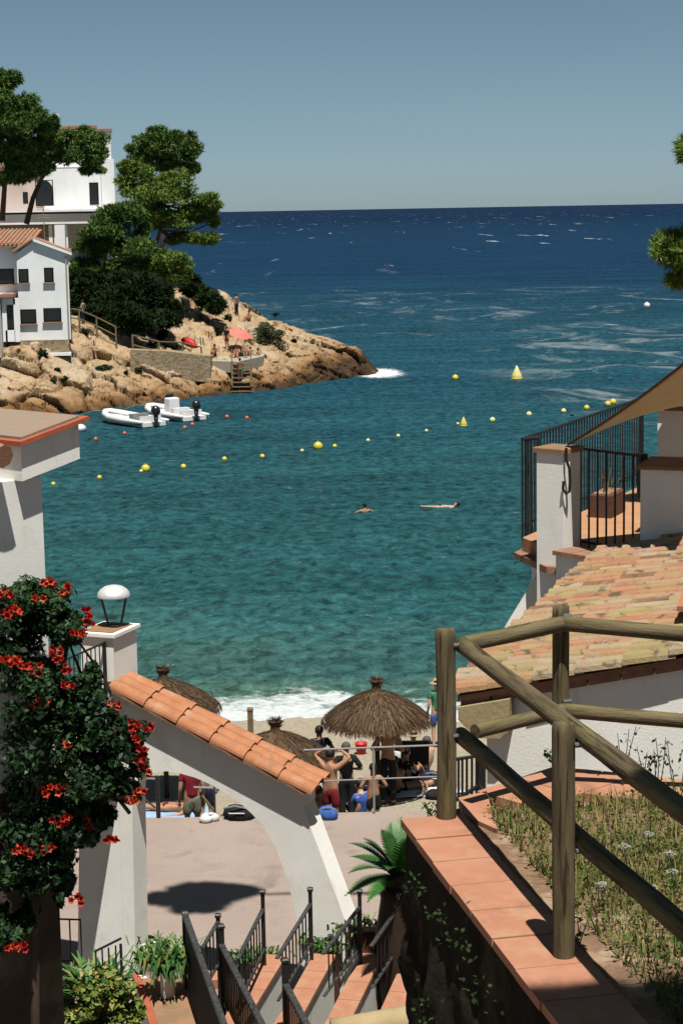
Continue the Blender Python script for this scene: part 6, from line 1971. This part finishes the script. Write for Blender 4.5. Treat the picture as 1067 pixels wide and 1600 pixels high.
def sea_terrace():
    ZF = 9.05
    a, b = Pz(816, 840, ZF), Pz(1006, 757, ZF)
    d1 = (b - a).normalized(); b2 = b + d1 * 4
    c = Pz(872, 862, ZF); e = Pz(1004, 868, ZF); d2 = (e - c).normalized(); e2 = e + d2 * 1.5
    t = thing('sea_terrace', 'small tiled sea terrace with brick edge beyond the tiled roof', 'terrace', Vector((c.x, c.y, 1.4)))
    MB().prism([(a.x, a.y), (b2.x, b2.y), (e2.x + 3, e2.y + 1), (e2.x, e2.y), (c.x, c.y)], ZF - .16, ZF).build('floor', M['termite'], t)
    cc = [a - d1 * .12 - d2 * .06, b2 + d1 * .1, Vector((e2.x + 3, e2.y + 1, 0)), e2, c - d1 * .12 - d2 * .1]
    MB().prism([(q.x, q.y) for q in cc], ZF - .24, ZF - .163).build('brick_edge', M['brick'], t)
    k = [Vector((q.x, q.y, 0)) for q in (a.lerp(e, .08), b2, Vector((e2.x + 3, e2.y + 1, 0)), e2, c + d1 * .1)]
    MB().prism([(q.x, q.y) for q in k], 1.3, ZF - .243).build('base_wall', M['stucco'], t)
    # low wall with tile cap under the front railing
    g0, g1 = P(868, 862, 21.6), P(950, 868, 21.0)
    dd = (g1 - g0); dd.z = 0; dd.normalize(); nn = Vector((-dd.y, dd.x, 0))
    MB().prism([tuple(g0[:2]), tuple((g1 + dd * 1.5)[:2]), tuple((g1 + dd * 1.5 + nn * .25)[:2]), tuple((g0 + nn * .25)[:2])], 6, g0.z - .03).build('low_wall', M['stucco'], t)
    lc = MB()
    for q in range(7):
        s = g0 + dd * (q * .27) - nn * .06; lc.slab([Vector((*s[:2], g0.z - .03)), Vector((*(s + dd * .255)[:2], g0.z - .03)), Vector((*(s + dd * .255 + nn * .36)[:2], g0.z - .03)), Vector((*(s + nn * .36)[:2], g0.z - .03))], (0, 0, .05))
    lc.build('low_wall_cap', M['brick'], t)
    # pillar, turned so that two faces show
    pc = P(872, 715, 22.0); zt = P(872, 706, 22.0).z
    tp = thing('terrace_pillar', 'square white pillar with terracotta cap at the terrace corner', 'pillar', Vector((pc.x, pc.y, 1.4)))
    MB().box((pc.x, pc.y, (1.3 + zt) / 2), (.36, .36, zt - 1.3), R(-40)).build('shaft', M['stucco'], tp)
    MB().bevbox((pc.x, pc.y, zt + .035), (.42, .42, .06), R(-40), .01).build('cap', M['terra2'], tp)
    # battered white wall left of the pillar
    pts = [P(842, 890, 22.4), P(783, 990, 22.4), P(783, 1250, 22.4), P(842, 1250, 22.4)]
    o = MB().slab(pts, (.1, .5, 0)).build('battered_wall', M['stucco'], loc=(pts[1].x, pts[1].y, 1.4)); tag(o, 'sloping white buttress wall left of the terrace pillar', 'wall')
    # railings
    ZRt = 10.2
    A, B = Pz(815, 686, ZRt), Pz(946, 641, ZRt)
    D = (B - A); D.z = 0; L = D.length; D.normalize(); X = Pz(1004, 622, ZRt); L = (X - A).dot(D)
    tr = thing('terrace_railing', 'long black iron railing along the seaward side of the terrace', 'railing', Vector((A.x, A.y, ZF)))
    end = A + D * L
    MB().tube([A, end], .02, 6).build('rail', M['iron'], tr); MB().tube([A + Vector((0, 0, ZF + .08 - ZRt)), end + Vector((0, 0, ZF + .08 - ZRt))], .016, 6).build('rail', M['iron'], tr)
    n = 44; pr = MB().tube([A + Vector((0, 0, ZF - .1 - ZRt)), A], .011, 5).build('baluster', M['iron'], tr)
    for k in range(1, n + 1):
        q = pr.copy(); COL.objects.link(q); q.parent = tr; q.location = D * (L * k / n)
    MB().tube([end + Vector((0, 0, ZF - ZRt)), end + Vector((0, 0, .03))], .04, 6).build('post', M['iron'], tr)
    # short return to the pillar
    B2 = Pz(841, 684, ZRt); tr2 = thing('terrace_railing', 'short black railing return between the terrace corner and the pillar', 'railing', Vector((A.x, A.y, ZF)))
    A2 = A + (B2 - A).normalized() * .02 - D * .03
    MB().tube([A2, B2], .02, 6).build('rail', M['iron'], tr2)
    for k in range(5):
        q = A2.lerp(B2, k / 4); MB().tube([q, q + Vector((0, 0, ZF - .15 - ZRt))], .012 if k < 4 else .03, 5).build('baluster', M['iron'], tr2)
    C, Dd = Pz(880, 698, ZRt), Pz(1003, 713, ZRt)
    tr3 = thing('terrace_railing', 'black iron front railing of the terrace between pillar and white pier', 'railing', Vector((C.x, C.y, ZF)))
    for z in (0, ZF + .06 - ZRt):
        MB().tube([C + Vector((0, 0, z)), Dd + Vector((0, 0, z))], .017, 6).build('rail', M['iron'], tr3)
    for k in range(10):
        q = C.lerp(Dd, k / 9); MB().tube([q, q + Vector((0, 0, ZF - ZRt - .02))], .013, 5).build('baluster', M['iron'], tr3)
    MB().box(Dd + Vector((0, 0, -.22)), (.09, .09, .5), .3).build('post', M['iron'], tr3)
    # iron hook hanging on the railing by the pillar
    h = [P(px, py, 21.7) for px, py in ((884, 700), (884, 718), (889, 732), (890, 752), (889, 768), (884, 772), (879, 764), (880, 752))]
    o = MB().tube(h, .018, 6).build('hanging_hook', M['iron']); tag(o, 'curved black iron hook hanging by the terrace pillar', 'hook')
    # clay planter on the floor
    f = Pz(944, 806, ZF); rz = math.atan2(D.y, D.x)
    tk = thing('planter', 'rectangular clay planter with dry twigs on the sea terrace', 'planter', f)
    s = f.y / FPX; wl = .62
    top = MB(); top.bevbox(f + Vector((.05, .12, .15)), (wl, .30, .30), rz, .015); top.build('trough', M['claypot'], tk)
    MB().box(f + Vector((.05, .12, .303)), (wl - .08, .22, .012), rz).build('earth', M['soil'], tk)
    tw = MB()
    for k in range(9):
        q = f + Vector((.05, .12, .29)) + D * random.uniform(-.25, .25); tw.tube([q, q + Vector((random.uniform(-.1, .1), random.uniform(-.1, .1), random.uniform(.12, .34)))], .005, 4)
    tw.build('twigs', M['wood'], tk)
    # white piers at the right edge
    def pier(rect, Y, lab, capm):
        x0, y0, x1, y1 = rect
        a_, b_ = P(x0, y1, Y), P(x1, y0, Y)
        tt = thing('white_pier', lab, 'pier', Vector(((a_.x + b_.x) / 2, Y, 1.4)), 'white masonry piers of the terrace house')
        w = b_.x - a_.x
        rot = R(-20)
        cx = a_.x + w / 2 + .05
        MB().box((cx, Y + w * .45, (a_.z - 4 + b_.z) / 2), (w, w * .8, b_.z - a_.z + 4), rot).build('shaft', M['stucco'], tt)
        MB().bevbox((cx, Y + w * .45, b_.z + .022), (w + .1, w * .8 + .1, .04), rot, .01).build('cap', M[capm], tt)
    pier((1012, 735, 1150, 838), 20.6, 'broad white pier with terracotta cap at the right end of the terrace railing', 'terra2')
    pier((1036, 642, 1150, 735), 22.3, 'tall white pier rising behind the broad one below the shade sail', 'terra2')
sea_terrace()
def shade_sail():
    T, U, Lw = P(882, 697, 22.0), P(1110, 533, 18.8), P(1110, 628, 22.6)
    t = thing('shade_sail', 'tan triangular shade sail stretched over the terrace at the right', 'shade sail', T)
    n = 18; V = []; F = []; idx = {}
    for i in range(n + 1):
        for j in range(i + 1):
            f = i / n; g = j / max(i, 1)
            e0 = T.lerp(U, f) + Vector((0, 0, -.22 * 4 * f * (1 - f) * .25)); e1 = T.lerp(Lw, f) + Vector((0, 0, .10 * 4 * f * (1 - f)))
            p = e0.lerp(e1, g) + Vector((0, 0, -.10 * 4 * g * (1 - g) * f))
            idx[(i, j)] = len(V); V.append(p)
    for i in range(n):
        for j in range(i + 1):
            F.append((idx[(i, j)], idx[(i + 1, j)], idx[(i + 1, j + 1)]))
            if j < i: F.append((idx[(i, j)], idx[(i + 1, j + 1)], idx[(i, j + 1)]))
    o = MB().add(V, F).build('cloth', M['sail'], t, smooth=True)
    md = o.modifiers.new('thick', 'SOLIDIFY'); md.thickness = .012
    MB().tube([V[idx[(i, 0)]] for i in range(n + 1)], .016, 6).build('hem', M['claypot'], t)
    MB().tube([V[idx[(i, i)]] for i in range(n + 1)], .012, 6).build('hem', M['sail'], t)
    MB().tube([T + (V[1] - T).normalized() * .1, P(866, 707, 22.0)], .012, 6).build('rope', M['rope'], t)
shade_sail()

# ================================================================== TALL PINES AT AND ABOVE THE RIGHT EDGE
def edge_pine():
    b = Vector((9.5, 25.0, 1.4))
    t = thing('pine_tree', 'tall pine beyond the right edge with its lit foliage tip hanging into the picture', 'tree', b, 'tall pines on the right')
    tr = MB(); top = Vector((8.2, 24.6, 20))
    tr.tube([b, Vector((9.2, 25, 8)), Vector((8.6, 24.8, 14)), top], [.32, .26, .2, .1], 10)
    bl = [(P(1062, 392, 24.5), (.26, .3, .22)), (P(1046, 388, 24.5), (.20, .25, .18)), (P(1062, 440, 24.6), (.16, .2, .09)), (P(1076, 400, 24.6), (.3, .35, .34)), (P(1100, 410, 24.5), (.5, .5, .4)),
          (P(1078, 232, 24.2), (.14, .2, .16)), (P(1090, 240, 24.2), (.2, .25, .2))]
    big = [(Vector((8.4, 24.6, 19)), (2.2, 2.2, 1.2)), (Vector((9.6, 25.5, 17.5)), (1.8, 1.8, 1.0)), (Vector((6.6, 24.6, 18.6)), (1.2, 1.2, .7))]
    tip = Pz(318, 1400, 1.41) + SUN * (17.2 / SUN.z)
    crown = [(tip + Vector((-.75, -.05, 0)), (.16, .2, .12)), (tip + Vector((.70, .2, 0)), (.2, .16, .12)), (tip + Vector((.1, -.55, 0)), (.22, .14, .12)), (tip + Vector((-.3, -.5, 0)), (.14, .16, .12)), (tip, (.62, .55, .3)), (tip + Vector((-.42, .05, 0)), (.38, .42, .22)), (tip + Vector((.42, .1, .05)), (.38, .42, .22)), (tip + Vector((0, .35, 0)), (.5, .3, .2))]
    for c, r in bl[:5] + bl[5:]:
        tr.tube([Vector((8.9, 24.9, c.z - .6)), c.lerp(Vector((8.9, 24.9, c.z - .6)), .4) + Vector((0, 0, -.1)), c], [.09, .05, .015], 6)
    tr.tube([Vector((8.4, 24.8, 17.0)), Vector((4.5, 25.0, 18.4)), tip + Vector((1.5, 0, .2)), tip], [.14, .10, .05, .02], 7)
    tr.build('trunk', M['bark'], t, smooth=True)
    ps, ds = crown_points(bl, 9, 70, .45)
    V, ti = tufts(ps, ds, .13, .012, 4)
    p2, d2 = crown_points(big, 14, 70, .4)
    V2, t2 = tufts(p2, d2, .32, .045, 4)
    p3, d3 = crown_points(crown, 14, 70, .45)
    V3, t3 = tufts(p3, d3, .20, .03, 4)
    np_mesh('crown', np.concatenate([V, V2, V3]), 3, np.concatenate([ti, t2, t3]), M['pinel'], t)
    # second pine, trunk to the right behind the viewer, shading the near end of the garden
    b = Vector((6.5, -2.0, 9.2))
    t = thing('pine_tree', 'tall pine behind the viewer whose crown shades the near corner of the garden', 'tree', b, 'tall pines on the right')
    tr = MB(); tr.tube([b, Vector((6.2, -1.0, 14)), Vector((5.0, 1.0, 19))], [.3, .24, .12], 10)
    blobs = []
    z = 19.5; up = (z - ZT)
    for px, py in ((900, 1610), (965, 1600), (1030, 1592), (1095, 1600), (870, 1650), (960, 1660), (1060, 1650), (1150, 1600), (1200, 1660), (820, 1700), (920, 1720), (1040, 1720), (1150, 1720)  ):
        g = Pz(px, py, ZT); c = g + SUN * (up / SUN.z)
        blobs.append((c, (.36, .36, .22)))
    for c, r in blobs[::3]: tr.tube([Vector((5.0, 1.0, 19)), c.lerp(Vector((5, 1, 19)), .5) + Vector((0, 0, .2)), c], [.1, .06, .02], 6)
    tr.build('trunk', M['bark'], t, smooth=True)
    ps, ds = crown_points(blobs, 10, 70, .5)
    V, ti = tufts(ps, ds, .22, .035, 4)
    np_mesh('crown', V, 3, ti, M['pine'], t)
edge_pine()
print('objects', len(bpy.data.objects))
